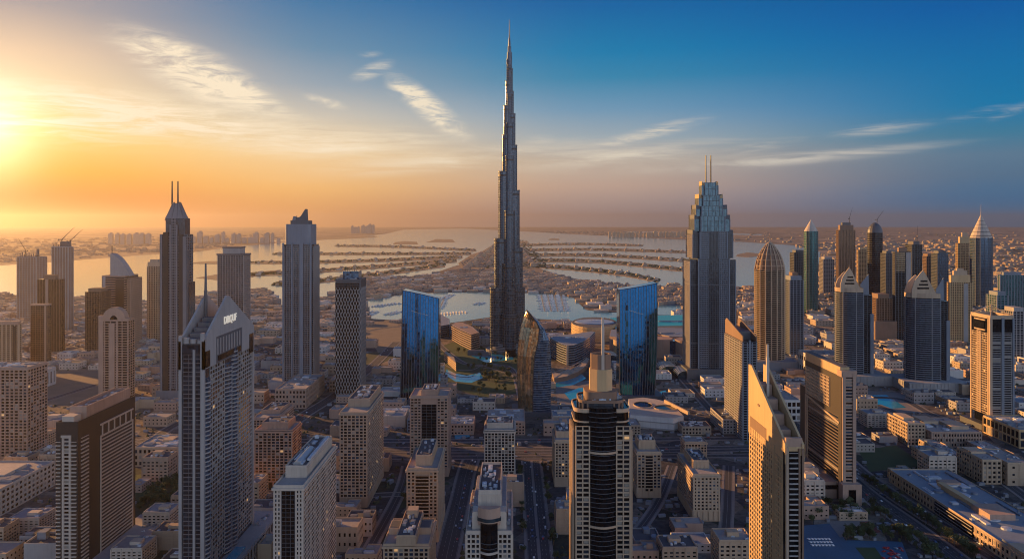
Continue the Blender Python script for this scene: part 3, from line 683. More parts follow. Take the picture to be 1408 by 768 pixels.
# --- near golden tower with two sail gables
def sail():
    Y = 560.0
    t = Tower('residential_tower', 'near golden tower with two sloping sail gables and a pale mast between them', 'tower', 1080, 1105, Y, 614, side=1030, phrase='the golden sail-gabled tower')
    w, d, h = t.w, t.d, t.h; P = rect(w, d)
    t.prism('wall', GOLDR, P, 0, h)
    xl = -w / 2
    t.skin([((xl, d / 2 - 2), (xl, -d / 2 + 24))], GOLDR, 0, h - 6, 3.6, 4.6, (1.4, .5), (1.6, .7), key='stone_frame', win=(.62, .62, WG), m=2)
    t.skin([((xl, -d / 2 + 20), (xl, -d / 2 + 6))], GOLDR, 0, h - 10, 3.6, 4.6, (1.3, .9), (1.3, 1.0), key='bay_frame', win=(.68, .66, WB))
    b = MB(); b.box(xl - .3, -d / 2 + 22, 0, h - 5, 1.2, 1.8); b.box(xl - .3, -d / 2 + 4.6, 0, h - 2, 1.2, 2.2); t.part('shaft_pier', GOLDR, b)
    b = MB(); b.box(xl - .2, -d / 2 + 1.8, 0, h - 4, .8, 3.0); t.part('corner_glass', GL_BLACK, b)
    # shaded end face: dark ladder
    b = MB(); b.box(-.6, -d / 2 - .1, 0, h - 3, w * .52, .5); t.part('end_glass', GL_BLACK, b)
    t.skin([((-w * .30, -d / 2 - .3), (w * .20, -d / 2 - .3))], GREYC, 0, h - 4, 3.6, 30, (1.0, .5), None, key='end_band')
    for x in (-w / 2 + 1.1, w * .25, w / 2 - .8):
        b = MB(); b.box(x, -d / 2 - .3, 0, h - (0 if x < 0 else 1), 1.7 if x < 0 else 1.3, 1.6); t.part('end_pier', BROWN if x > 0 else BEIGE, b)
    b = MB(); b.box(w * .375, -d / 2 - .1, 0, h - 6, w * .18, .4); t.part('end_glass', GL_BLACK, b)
    # sails
    zs = 216
    for x, th in ((xl - .4, 1.6), (w / 2 + .4 - 1.6, 1.6)):
        b = MB(); b.slab([(x, -d / 2 - .5, h - 12), (x, -d / 2 - .5, h + 2), (x, d / 2 - 8, zs), (x, d / 2 + .3, zs), (x, d / 2 + .3, h - 12)][::-1], (th, 0, 0)); t.part('sail_gable', GOLDR, b)
    b = MB(); b.box(xl - .5, 18, h - 6, h + 2.2, .4, 40); t.part('sail_window', BROWN, b)
    b = MB(); b.prism(oval(1.0, 2.8, 16), 0, .3); o = b.build('sail_emblem', BROWN, t.o, (xl - .5, 16, 189)); o.rotation_euler = (0, R(-90), 0)
    b = MB(); b.box(0, 0, h - .2, h + .3, w - 4, d - 3); t.part('roof', DROOF, b)
    for k in range(4):
        b = MB(); b.box(0, -d / 2 + 26 + k * 14, h, h + 7 + k * 8, w - 4.4, 13.6); t.part('roof_step', PINKB, b)
    t.plant(0, -d / 2 + 10, h + .2, w - 4, 14, 8, 6)
    b = MB(); b.box(0, -d / 2 + 2.2, h - 2, h + 6, w - 1.4, 3.2); t.part('end_parapet', PINKB, b)
    x, zt = t.loc(1055.5, 473, 618); y = 618 - t.y; b = MB(); b.box(x, y, h, zt - 10, 2.0, 2.0); b.box(x, y, zt - 10, zt, 1.3, 1.3); t.part('mast', PALE, b)
    t.done()
sail()

# --- dark slab with golden crown panel
def crown_slab():
    t = Tower('hotel_tower', 'dark brown slab hotel with golden blank crown panel above a beige window grid', 'tower', 1157, 1177, 945, 507, side=1107, phrase='the dark slab with golden crown panel')
    w, d, h = t.w, t.d, t.h; xl = -w / 2; P = rect(w, d)
    t.prism('wall', DARKB, P, 0, h - 9)
    b = MB(); b.box(xl + 5.6, 1.5, h - 9.5, h + 1.5, 11, d - 5); t.part('crown_panel', GOLDR, b); b = MB(); b.box(xl + 5.6, 1.5, h + 1.5, h + 1.8, 9, d - 7); t.part('roof', DROOF, b)
    t.skin([((xl, d / 2 - 4), (xl, -d / 2 + 34))], SAND, h - 52, h - 16, 4.0, 4.4, (1.4, .9), (1.3, 1.1), win=(.64, .6, WB))
    t.skin([((xl, d / 2 - 4), (xl, -d / 2 + 8))], BROWN, 14, h - 58, 3.8, 200, (.6, .3), None, key='dark_band', win=(.97, .5, WB))
    b = MB(); b.slab([(xl - .8, -d / 2 + 6, h - 66), (xl - .8, -d / 2 + 6, h - 63.6), (xl - .8, d / 2 - 2, h - 53), (xl - .8, d / 2 - 2, h - 55.4)][::-1], (1.0, 0, 0)); t.part('sloping_beam', SAND, b)
    b = MB(); b.box(xl - .6, d / 2 - 4, 14, h - 54, 1.6, 2.2); b.box(xl - .6, d / 2 - 10, 14, h - 54, 1.6, 1.6); t.part('edge_pier', SAND, b)
    b = MB(); b.box(xl + 4, d / 2 + 9, 0, h - 45, 8, 18); t.part('rear_wing', DARKB, b); b = MB(); b.box(xl + 4, d / 2 + 9, h - 45, h - 43, 8.6, 18.6); t.part('rear_wing_cap', SAND, b)
    # front end: pale piers with a ladder of windows
    for x in (-w * .36, w * .36):
        b = MB(); b.box(x, -d / 2 - .8, 0, h - 4, w * .22, 2.4); t.part('end_pier', PINKB, b)
    t.skin([((-w * .25, -d / 2 - .1), (w * .25, -d / 2 - .1))], PINKB, 24, h - 8, 3.8, 20, (1.5, .9), None, key='end_band', win=(.8, .5, WG))
    b = MB(); b.box(0, -d / 2 + 5, h - 9.4, h - 2, w + 1, 13); t.part('end_head', PINKB, b)
    b = MB(); b.box(w * .1, 2, h - 9.2, h - 6, w * .5, d * .8); t.part('roof_storey', DARKB, b)
    t.plant(w * .18, 6, h - 6, w * .3, d * .7, 12, 31)
    # podium
    b = MB(); b.box(-34, 8, 0, 20, 62, d * .9); t.part('podium', PINKB, b)
    b = MB(); b.box(-34, 8 - d * .45 - .1, 11, 16, 56, .4); t.part('podium_window', GL_BLACK, b)
    b = MB(); b.box(0, -d / 2 - 4, 0, 24, w + 5, 12); t.part('entrance_block', PINKB, b); b = MB(); b.box(0, -d / 2 - 10.1, 0, 18, w * .5, .4); t.part('entrance', GL_BLACK, b)
    t.plant(-36, 10, 20, 50, d * .8, 22, 17)
    t.done()
crown_slab()

# ================================================================= farther towers: glazed body, floor bands and piers
def slim(name, label, x0, x1, Y, ytop, side=None, depth=None, core=GL_DARK, frame=GREYC, fh=4.0, bw=6.0, slab=(1.2, .6), pier=(1.2, .9), phrase=None, strips=None, cap=None, corner=None, faces=None, podium=None, plant=3, group=None, cat='tower', top_gap=0):
    t = Tower(name, label, cat, x0, x1, Y, ytop, side=side, depth=depth, phrase=phrase, group=group)
    w, d, h = t.w, t.d, t.h; P = rect(w, d); t.prism('glass_wall', core, P, 0, h)
    vis = faces or ('FR' if t.x < 0 else 'FL')
    t.skin(t.faces(P, vis), frame, 0, h - top_gap, fh, bw, slab, pier)
    for (u, ww, mat, zt) in strips or ():          # wide vertical strips on the front: position, width (shares), material, top share
        b = MB(); b.box(u * w, -d / 2 - .7, .5, h * zt - .3, ww * w, 2.4); t.part('facade_strip', mat, b)
    if corner:
        b = MB()
        for x in (-w / 2, w / 2):
            for y in (-d / 2, d / 2): b.box(x, y, 0, h + 2, corner[0], corner[0])
        t.part('corner_pier', corner[1], b)
    if cap:                                        # roof storeys: (width share, depth share, height, material)
        z = h
        for i, (a, q, hh, mat) in enumerate(cap):
            b = MB(); b.box(0, 0, z - .1, z + hh, w * a, d * q); t.part('roof_storey', mat, b); z += hh
    else: t.parapet(P, frame, h, 2.2, 1.0)
    if podium: b = MB(); b.box(podium[2], podium[3], 0, podium[4], w + podium[0], d + podium[1]); t.part('podium', frame, b)
    if plant and not cap: t.plant(0, 0, h, w - 4, d - 4, plant, int(x0), hmax=4)
    return t

# --- left: twin-spired pointed tower
def twin_spire():
    t = Tower('skyscraper', 'tall grey tower with pyramid top carrying two upright black masts', 'skyscraper', 221, 257, 1500, 300, side=265, phrase='the twin-masted pyramid tower')
    w, d = t.w, t.d; d = t.d; Y = 1500
    z1, z2, z3, za = gz(388, Y), gz(322, Y), gz(300, Y), gz(283, Y)
    b = MB(); b.box(0, 0, 0, z2, w, d); t.part('glass_wall', GL_DARK, b)
    b = MB(); b.box(w * .36, 4, 0, z1, w * .4, d * 1.02); b.box(w * .04, 0, z2 - 1, z3, w * .74, d * .86); t.part('glass_wall', GL_DARK, b)
    # right half stands proud
    t.skin([((-w / 2, -d / 2), (w / 2, -d / 2))], MIDG, 0, z2, 5.0, w / 3, (1.0, .4), None)
    for u, ww, zt, m in ((-.46, .07, z2, MIDG), (-.12, .05, z2 + 18, MIDG), (.12, .06, z2 + 18, MIDG), (.42, .12, z2 - 4, MIDG), (-.30, .18, z2 + 4, DARKB), (.28, .16, z2, DARKB)):
        b = MB(); b.box(u * w, -d / 2 - .8, 0, zt, ww * w, 3); t.part('facade_strip', m, b)
    t.skin([((-w * .09, -d / 2 - .6), (w * .09, -d / 2 - .6))], MIDG, 20, z3, 5, w * .06, (1.4, 1.0), (.8, .6), key='balcony_frame')
    t.skin([((w / 2, -d / 2), (w / 2, d / 2))], MIDG, 0, z2, 5, 9, (1.1, .8), (1.5, 1.0), key='side_frame')
    for q in range(2):
        b = MB(); b.box((-.47 + q * .96) * w, -d / 2 + 3, 0, z2 - 30 * q, w * .1, 10); t.part('corner_shaft', SLATE, b)
    zt = gz(279, Y)
    b = MB(); b.prism(rect(w * .72, d * .84), z3 - .1, zt, top=rect(w * .22, d * .2)); t.part('pyramid_roof', MIDG, b)
    b = MB()
    for sx_ in (-1, 1):
        for q in (-1, 1): b.tube((sx_ * w * .355, q * d * .41, z3 - 4), (sx_ * w * .115, q * d * .1, zt + 2), 1.3, 1.1, 5)
        b.tube((sx_ * w * .1, -d * .4, z3), (sx_ * w * .05, -d * .1, zt), .8, .8, 5)
    t.part('roof_rib', DGREY, b)
    for px in (236.7, 244.7):
        x, z = t.loc(px, 249, Y + d / 2); spire(t, x, 0, zt - 3, z, 1.7, 1.1, DSTEEL, 'roof_mast')
    b = MB(); b.box(4, 6, 0, 16, w + 22, d + 20); t.part('podium', MIDG, b)
    t.done()
twin_spire()

# --- left: ribbed tower with notched crown
def notched():
    Y = 1560
    t = Tower('skyscraper', 'slim grey ribbed skyscraper with stepped crown ending in a sharp fin', 'skyscraper', 387, 430, Y, 336, depth=58, phrase='the ribbed tower with the fin crown')
    w, d, h = t.w, t.d, t.h; P = rrect(w, d, 9, 3); b = MB(); b.prism(P, 0, h); t.part('glass_wall', GL_DARK, b)
    t.bands(P, BLUEG, 4, h, 4.2, .8, .5)
    t.skin([((-w / 2 + 6, -d / 2), (w / 2 - 6, -d / 2)), ((w / 2, -d / 2 + 6), (w / 2, d / 2 - 6))], GREYC, 2, h - 4, 26, 3.4, None, (.6, 1.0), key='vertical_rib')
    for u, ww in ((-.44, .05), (-.16, .05), (.14, .12), (.44, .05)):
        b = MB(); b.box(u * w, -d / 2 - .4, 0, h + 3, ww * w, 3.6); t.part('facade_strip', BLUEG, b)
    z1, z2 = gz(315, Y), gz(306, Y)
    for i, (k, za, zb, m) in enumerate(((.86, h, gz(308, Y), BLUEG), (.64, gz(308, Y), gz(303, Y), SLATE))):
        b = MB(); b.prism(rrect(w * k, d * k, 7, 3), za - .2, zb); t.part('crown_storey', m, b)
    b = MB(); b.prism(rrect(w * .80, d * .8, 7, 3), h, gz(313, Y)); 
    x0 = -w * .02
    b2 = MB(); b2.slab([(x0 - w * .18, -8, gz(304, Y)), (w * .22, -8, gz(304, Y)), (w * .20, -8, gz(287, Y)), (w * .17, -8, gz(287, Y)), (w * .02, -8, gz(297, Y))], (0, 12, 0)); t.part('crown_fin', SLATE, b2)
    b2 = MB(); b2.slab([(-w * .34, 2, gz(309, Y)), (-w * .02, 2, gz(309, Y)), (-w * .10, 2, gz(299, Y)), (-w * .26, 2, gz(297, Y))], (0, 10, 0)); t.part('crown_fin', BLUEG, b2)
    for k, px in enumerate((402, 414.5)):
        x, z = t.loc(px, 289 + (7 if k == 0 else 0)); spire(t, x, 0, gz(303, Y), z, .9, .3)
    b = MB(); b.prism(rrect(w + 34, d + 24, 8, 4, -8, 0), 0, 22); t.part('podium', GREYC, b)
    for k in range(4):
        b = MB(); b.prism(oval(24 - k * 3, 24 - k * 3, 20, w / 2 + 4, -d / 2 + 14), k * 6 - (.1 if k else 0), k * 6 + 5); t.part('podium_drum', BLUEG, b)
    t.done()
notched()

# --- lattice tower
def lattice_tower():
    Y = 1500
    t = Tower('office_tower', 'dark slab tower wrapped in pale diagonal lattice with blue rooftop box', 'tower', 461, 496, Y, 384, side=503, phrase='the diagonal lattice tower')
    w, d, h = t.w, t.d, t.h; P = rect(w, d); t.prism('glass_wall', GL_BLACK, P, 0, h - 6); t.prism('top_storey', SLATE, rect(w * .98, d * .98), h - 6.1, h)
    b = MB(); st = 7.2; zz = 0; nx = 9
    for (ax, ay), (bx, by) in t.faces(P, 'FR'):
        L = math.hypot(bx - ax, by - ay); ux, uy = (bx - ax) / L, (by - ay) / L; n = max(3, round(L / 5.6)); dx = L / n; rows = int((h - 20) / st)
        for r_ in range(rows):
            for k in range(n):
                a0 = k * dx; m = a0 + dx / 2; z = 6 + r_ * st; 
                p = lambda s_, z_: (ax + ux * s_ + uy * .35, ay + uy * s_ - ux * .35, z_)
                if r_ % 2: b.tube(p(a0, z), p(m, z + st), .62, .62, 4); b.tube(p(a0 + dx, z), p(m, z + st), .62, .62, 4)
                else: b.tube(p(m, z), p(a0, z + st), .62, .62, 4); b.tube(p(m, z), p(a0 + dx, z + st), .62, .62, 4)
    t.part('diagonal_lattice', GREYC, b)
    for k in range(4): 
        b = MB(); b.box(0, 0, h - 14 + k * 3.4, h - 13 + k * 3.4, w + 1, d + 1); t.part('floor_band', SLATE, b)
    b = MB(); b.box(w * .06, 0, h, h + 15, w * .62, d * .6); t.part('roof_storey', GL_BLUE, b)
    for k in range(6): spire(t, -w * .2 + k * w * .09, -4, h + 15, h + 15 + (5, 3, 7, 4, 6, 3)[k], .5, .3, DSTEEL, 'antenna')
    b = MB(); b.box(w / 2 - 1, 0, 0, h + 1, 3, d + 1.4); t.part('side_pier', SLATE, b)
    t.plant(0, -d * .2, h, w * .9, d * .5, 6, 5)
    t.done()
lattice_tower()

# --- left middle distance
t = slim('residential_tower', 'plain grey brown tower with overhanging flat roof above the bay shore', 299, 335, 2357, 351, depth=60, core=GL_DARK, frame=GREYC, fh=6, bw=8, cap=[(1.06, 1.06, 5, DGREY), (.66, .7, 16, GREYC), (.7, .74, 4, DGREY)], phrase='the flat-capped shore tower'); t.done()
t = slim('residential_tower', 'pale sand tower with fine vertical ribs standing left of the twin-masted tower', 202, 221, 2213, 366, side=224, core=GL_BRON, frame=SAND, fh=5, bw=5, pier=(1.8, 1.0), cap=[(.92, .9, 12, SAND), (.6, .6, 7, BEIGE)], phrase='the pale ribbed sand tower'); t.done()
def sail_fin():
    t = slim('office_tower', 'brown banded tower topped by a curved sail fin with a thin pole', 140, 172, 2098, 380, side=190, core=GL_DARK, frame=PINKB, fh=6, bw=20, slab=(2.2, .8), pier=None, strips=[(.28, .36, DARKB, .97), (-.40, .12, GREYC, 1.0)], phrase='the sail-fin tower', plant=2)
    w, d, h = t.w, t.d, t.h; z = gz(349, 2098)
    pts = [(-w * .32, -d * .2, h)] + [(-w * .32 + w * .86 * q / 8, -d * .2, h + (z - h) * (1 - (q / 8) ** 1.7)) for q in range(9)] + [(w * .54, -d * .2, h)]
    b = MB(); b.slab(pts[:-1][::-1], (0, d * .36, 0)); t.part('sail_fin', GREYC, b)
    spire(t, -w * .30, -d * .1, h, gz(338, 2098), 1.5, 1.0, DSTEEL, 'pole')
    b = MB(); b.box(w * .45, 6, 0, h * .97, w * .4, d * .9); t.part('side_wing', BROWN, b)
    t.skin([((w * .25, 6 - d * .45), (w * .65, 6 - d * .45)), ((w * .65, 6 - d * .45), (w * .65, 6 + d * .45))], PINKB, 0, h * .96, 5, 6, (1.5, .7), (1.2, .6), key='wing_frame')
    t.done()
sail_fin()
t = slim('residential_tower', 'flat topped plain dark tower left of the sail-fin tower', 117, 139, 1994, 401, depth=50, core=GL_BLACK, frame=BROWN, fh=5, bw=4, slab=(1.0, .3), pier=(.8, .4), cap=[(.8, .7, 8, BROWN)], phrase='the plain dark tower'); t.done()
def dome_top():
    t = slim('residential_tower', 'brown tower with half round gable roof and balcony piers', 136, 176, 1480, 441, side=185, core=GL_BLACK, frame=PINKB, fh=4.6, bw=10, slab=(1.6, .9), pier=(1.6, .6), strips=[(-.42, .16, PINKB, 1.0), (-.05, .20, PINKB, .97), (.14, .05, PINKB, 1.0)], phrase='the round-gabled brown tower', plant=0)
    w, d, h = t.w, t.d, t.h
    pts = [(w * .40 * math.cos(R(a)), -d / 2 + 1, h + 1 + w * .44 * math.sin(R(a))) for a in range(0, 181, 12)] 
    b = MB(); b.slab(pts, (0, d * .6, 0)); t.part('round_gable', PINKB, b)
    b = MB(); b.slab([(w * .16 * math.cos(R(a)), -d / 2 + .5, h - 6 + w * .3 * math.sin(R(a))) for a in range(0, 181, 15)], (0, .3, 0)); t.part('gable_window', GL_BLACK, b)
    b = MB(); b.box(-w * .42, -d / 2 + 3, h, h + 10, w * .18, 8); b.box(w * .44, -d / 2 + 4, h, h + 5, w * .2, 10); t.part('roof_storey', PINKB, b); t.done()
dome_top()
t = slim('residential_tower', 'front brown slab of the joined pair with pale edge stripe', 42, 66, 1850, 420, side=70.5, core=GL_BRON, frame=BROWN, fh=5, bw=6, slab=(1.1, .4), pier=(.8, .5), strips=[(.36, .10, PINKB, 1.0)], cap=[(1.04, 1.04, 4, PINKB)], phrase='the front slab of the joined pair'); t.done()
t = slim('residential_tower', 'taller brown slab behind the joined pair with two rooftop boxes', 51, 82, 1990, 384, side=89, core=GL_BRON, frame=BROWN, fh=5, bw=7, slab=(1.0, .4), pier=(1.4, .8), strips=[(-.06, .12, PINKB, 1.0)], cap=[(.5, .6, 11, BROWN)], phrase='the taller slab of the joined pair'); t.done()
t = slim('tower_under_construction', 'bare concrete tower with one leaning crane on its open top deck', 23, 50, 2700, 354, depth=62, core=BROWN, frame=GREYC, fh=6, bw=9, slab=(1.0, .8), pier=(2.0, .9), phrase='the one-crane concrete tower', plant=0); 
b = MB()
for k in range(9): b.box(-t.w * .46 + k * t.w * .115, -t.d / 2 + 2, t.h, t.h + 12 + (k % 3) * 3, 1.8, 1.8)
b.box(0, 0, t.h + 6, t.h + 7, t.w * .96, t.d * .9); b.box(t.w * .3, 0, t.h, t.h + 28, 6, 6); t.part('bare_column', DGREY, b); t.done()
t = slim('tower_under_construction', 'tall bare concrete tower carrying two cranes beside the bay', 71, 94, 2436, 340, side=101, core=BROWN, frame=GREYC, fh=6, bw=9, slab=(1.0, .8), pier=(2.2, .9), phrase='the two-crane concrete tower', plant=0)
b = MB()
for k in range(7): b.box(-t.w * .4 + k * t.w * .13, -t.d / 2 + 3, t.h, t.h + 9 + (k % 2) * 7, 1.8, 1.8)
b.box(t.w * .2, 0, t.h, t.h + 18, t.w * .5, t.d * .5); t.part('bare_column', DGREY, b); t.done()
crane(35, 2712, gz(354, 2712), 22, 62, R(150), R(42), 'leaning crane on the one-crane concrete tower')
crane(85, 2450, gz(338, 2450), 16, 52, R(35), R(48), 'shorter crane standing mid roof on the two-crane concrete tower')
crane(97, 2460, gz(338, 2460), 14, 48, R(25), R(46), 'crane on the right roof edge of the two-crane concrete tower')
t = slim('residential_tower', 'pink beige tower at the photo edge with white balcony stacks', -14, 26, 1790, 446, side=30, core=GL_BRON, frame=SAND, fh=4.4, bw=9, slab=(1.6, 1.0), pier=(2.4, 1.2), strips=[(.36, .1, DARKB, .97)], cap=[(.94, .9, 7, PINKB)], phrase='the pink edge tower'); t.done()

# --- blue wedges
def wedge(label, poly_px, Y, depth, phrase, curve):
    xs = [p[0] for p in poly_px]; x0, x1 = min(xs), max(xs)
    t = Tower('office_tower', label, 'tower', x0, x1, Y, min(p[1] for p in poly_px), depth=depth, phrase=phrase)
    (tl, tr, bl, br) = poly_px; w = t.w; d = t.d; n = 14; N = 18; secs = []
    for r in range(N + 1):
        f = r / N; row = []
        for k in range(n + 1):
            g = k / n; xb = bl[0] + (br[0] - bl[0]) * g; xt = tl[0] + (tr[0] - tl[0]) * g; ff = f + curve * math.sin(math.pi * f) 
            x = gx(xb + (xt - xb) * ff, Y) - t.x; zt = gz(tl[1] + (tr[1] - tl[1]) * g ** 1.15, Y)
            row.append((x, -d / 2 + 13.0 * f - 2.0 * math.sin(math.pi * g), zt * f))
        back = [(x, d / 2, z) for x, y, z in reversed(row)]
        secs.append(row + back)
    b = MB(); b.loft(secs); t.part('glass_wall', GL_WEDGE, b)
    b = MB()
    for k in range(0, n + 1):
        for r in range(N):
            p, q = Vector(secs[r][k]), Vector(secs[r + 1][k]); p.y -= .35; q.y -= .35; b.tube(p, q, .55, .55, 4)
    t.part('vertical_fin', SLATE, b)
    for g in (0, n):
        b = MB()
        for r in range(N):
            p, q = Vector(secs[r][g]), Vector(secs[r + 1][g]); p.y += .2; q.y += .2; b.tube(p, q, 1.0, 1.0, 5)
        t.part('edge_fin', DSTEEL, b)
    b = MB()
    for k in range(n): p, q = Vector(secs[N][k]), Vector(secs[N][k + 1]); b.tube(p + Vector((0, -.2, 0)), q + Vector((0, -.2, 0)), .7, .7, 5)
    t.part('roof_edge', GL_BLUE, b)
    b = MB(); zc = t.h * .78
    for k in range(4, 10): 
        z = gz(tl[1] + 28 + (k - 4) * 1.0, Y); p = Vector(secs[0][k]); q = Vector(secs[0][k + 1]); yo = 13.0 * z / t.h - 1.0; b.tube((p.x, p.y + yo, z), (q.x, q.y + yo, z - .8), .35, .35, 4)
    t.part('maintenance_rail', PALESTEEL, b)
    b = MB(); b.box(0, 0, 0, 7, w + 16, d + 18); t.part('podium', SLATE, b)
    t.done()
wedge('vivid blue glass wedge whose roof slopes down to the right', ((552.5, 400), (602.5, 411), (550.5, 552), (602, 552)), 1460, 52, 'the blue wedge with falling roof', 0)
wedge('vivid blue glass wedge whose roof rises to the right, bulging sides', ((853, 399), (905, 390), (852, 546), (899.5, 546)), 1500, 54, 'the blue wedge with rising roof', .35)

# --- golden leaf tower
def leaf():
    Y = 1375.0
    t = Tower('office_tower', 'curved leaf-shaped tower with golden mirror face and dark banded side', 'tower', 711, 758, Y, 426, depth=46, phrase='the golden leaf tower')
    L = [(570, 713), (545, 712), (515, 711), (490, 711.5), (468, 713.5), (450, 717), (437, 720.5), (429, 723.5), (426, 724.6)]
    M = [(570, 732.5), (545, 732.5), (515, 733), (490, 735), (468, 740), (452, 741.5), (443, 738), (434, 731), (427, 725.4)]
    Rr = [(570, 757), (545, 757.5), (515, 758), (490, 757.5), (468, 754.5), (452, 747.5), (443, 741), (434, 732), (427, 725.8)]
    X = lambda px: gx(px, Y) - t.x
    bk = lambda k: 46 * (1 - (k / 8) ** 2.2) + 2
    g = MB(); s1 = []
    for k in range(9):
        zl, zm = max(0, gz(L[k][0], Y)), max(0, gz(M[k][0], Y)); xl, xm = X(L[k][1]), X(M[k][1])
        row = []
        for q in range(7):
            f = q / 6; row.append((xl + (xm - xl) * f, -23 + 14 * (1 - f) - 4 * math.sin(math.pi * f), zl + (zm - zl) * f))
        row += [(xm - .3, -23 + bk(k) * .5, zm), (xl + .3, -9 + bk(k) * .7, zl)]
        s1.append(row)
    g.loft(s1); t.part('golden_face', GL_GOLD, g)
    g = MB()
    for k in range(1, 8):
        for q in range(6): g.tube(Vector(s1[k][q]) + Vector((0, -.15, 0)), Vector(s1[k][q + 1]) + Vector((0, -.15, 0)), .16, .16, 4)
    for q in range(0, 7):
        for k in range(8): g.tube(Vector(s1[k][q]) + Vector((0, -.15, 0)), Vector(s1[k + 1][q]) + Vector((0, -.15, 0)), .2, .2, 4)
    t.part('panel_joint', DSTEEL, g)
    g = MB(); s2 = []
    for k in range(9):
        z = max(0, gz(M[k][0], Y)); xm, xr = X(M[k][1]) + .15, X(Rr[k][1])
        s2.append([(xm, -22.6, z)] + [(xm + (xr - xm) * f, -22.6 - 2.2 * math.sin(math.pi * f) + 6 * f * f, z) for f in (.25, .5, .75)] + [(xr, -16.6, z), (xr, -20 + bk(k), z), (xm, -20 + bk(k), z)])
    g.loft(s2); t.part('dark_glass_wall', GL_BLUE, g)
    def at(z, s):
        for k in range(8):
            z0, z1 = s[k][0][2], s[k + 1][0][2]
            if z0 <= z <= z1: f = (z - z0) / max(.01, z1 - z0); return [Vector(a).lerp(Vector(b_), f) for a, b_ in zip(s[k], s[k + 1])]
        return None
    b = MB(); z = 4
    while z < 146:
        p = at(z, s2)
        if p and (p[4] - p[0]).length > 3:
            o = offset([(v.x, v.y) for v in p], .5); b.prism(o, z, z + .8)
        z += 4
    t.part('floor_band', BLUEG, b)
    b = MB()
    for k in range(8): b.tube(Vector(s2[k][0]) + Vector((0, -.4, 0)), Vector(s2[k + 1][0]) + Vector((0, -.4, 0)), .9, .9, 6)
    t.part('ridge_beam', DSTEEL, b)
    b = MB(); b.box(4, 0, 0, 6, t.w + 26, 66); t.part('podium', SLATE, b)
    t.done()
leaf()

# --- tall stepped tower with two masts (right of centre)
def stepped():
    Y = 1690.0
    t = Tower('skyscraper', 'massive dark stepped tower with glass crown and two tall parallel masts', 'skyscraper', 950, 1013, Y, 355, depth=86, phrase='the stepped two-mast tower')
    w, d = t.w, t.d; cx = gx(981.2, Y) - t.x
    tiers = [(950, 1013, 0, 355), (954, 1010, 355, 318), (957, 1006.5, 318, 297), (960, 1003, 297, 283), (964.5, 998, 283, 268), (969.5, 992.5, 268, 250)]
    for i, (a, b_, _, top) in enumerate(tiers):
        ww = gx(b_, Y) - gx(a, Y); dd = d * ww / w; x = (gx(a, Y) + gx(b_, Y)) / 2 - t.x
        z0 = 0 if i == 0 else gz(tiers[i - 1][3], Y) - .2; z1 = gz(top, Y); m = GL_DARK if i < 2 else GL_SILV
        b = MB(); b.box(x, 0, z0, z1, ww * .70, dd); t.part('centre_shaft', m, b)
        for sx_ in (-1, 1):
            b = MB(); b.box(x + sx_ * ww * .42, 0, z0, z1 - (6 if i else 3), ww * .16, dd * .82); t.part('corner_shaft', GL_DARK if i < 2 else GL_SILV, b)
            b = MB(); b.box(x + sx_ * ww * .335, -dd / 2 - .2, z0, z1 - 1, ww * .03, 2.4); b.box(x + sx_ * ww * .495, -dd * .41, z0, z1 - 6, 1.8, 1.8); t.part('facade_pier', BLUEG, b)
            if i == 0 or i == 1:
                t.skin([((x + sx_ * ww * .42 - ww * .075, -dd * .41), (x + sx_ * ww * .42 + ww * .075, -dd * .41))], SLATE, max(z0, 1), z1 - 7, 4, 5, (1.0, .4), (.7, .6), key='corner_frame')
        P = rect(ww * .70, dd, x, 0); Q = rect(ww * .84 + ww * .16, dd * .82, x, 0)
        if i < 2:
            t.skin([((x - ww * .31, -dd / 2), (x - ww * .12, -dd / 2)), ((x + ww * .12, -dd / 2), (x + ww * .31, -dd / 2))], BLUEG, max(z0, 1), z1 - 1, 4, 4.6, (1.5, .5), (.8, .7))
            t.skin([((x - ww * .11, -dd / 2), (x + ww * .11, -dd / 2))], SLATE, max(z0, 1), z1 - 1, 4, 3.4, (.9, .3), (.6, .9), key='centre_frame')
            t.skin([((x - ww / 2, dd * .41), (x - ww / 2, -dd * .41))], GREYC, max(z0, 1), z1 - 7, 4, 5, (1.2, .5), (1.5, 1.0), key='side_frame')
        else:
            t.skin(t.faces(P, 'FL'), SLATE, z0 + .3, z1 - .5, 12, 8, (.9, .3), (.8, .5), key='crown_frame')
        if i >= 2 or i == 1:                      # horned corners
            for sx_ in (-1, 1):
                b = MB(); xa, xb = x + sx_ * ww * .5, x + sx_ * ww * .30
                b.slab([(xa, -dd * .41, z1 - 6.2), (xb, -dd * .41, z1 - 6.2), (xb, -dd * .41, z1 - 4), (xa, -dd * .41, z1 + 3)], (0, dd * .82, 0))
                t.part('crown_horn', GOLDR if i > 3 else SLATE, b)
    for py in (473, 392):
        z = gz(py, Y); b = MB(); b.box(0, 0, z, z + 2.4, w + 1.4, d * .84); b.box(0, 0, z + .3, z + 2, w * .71, d + 2.2); t.part('belt_course', SLATE, b)
    for px in (977.3, 984.2):
        x = gx(px, Y) - t.x; spire(t, x, 0, gz(256, Y), gz(211, Y), 1.7, 1.2, DSTEEL, 'roof_mast')
    b = MB(); b.box(0, 0, 0, 22, w + 20, d + 20); t.part('podium', SLATE, b); t.done()
stepped()

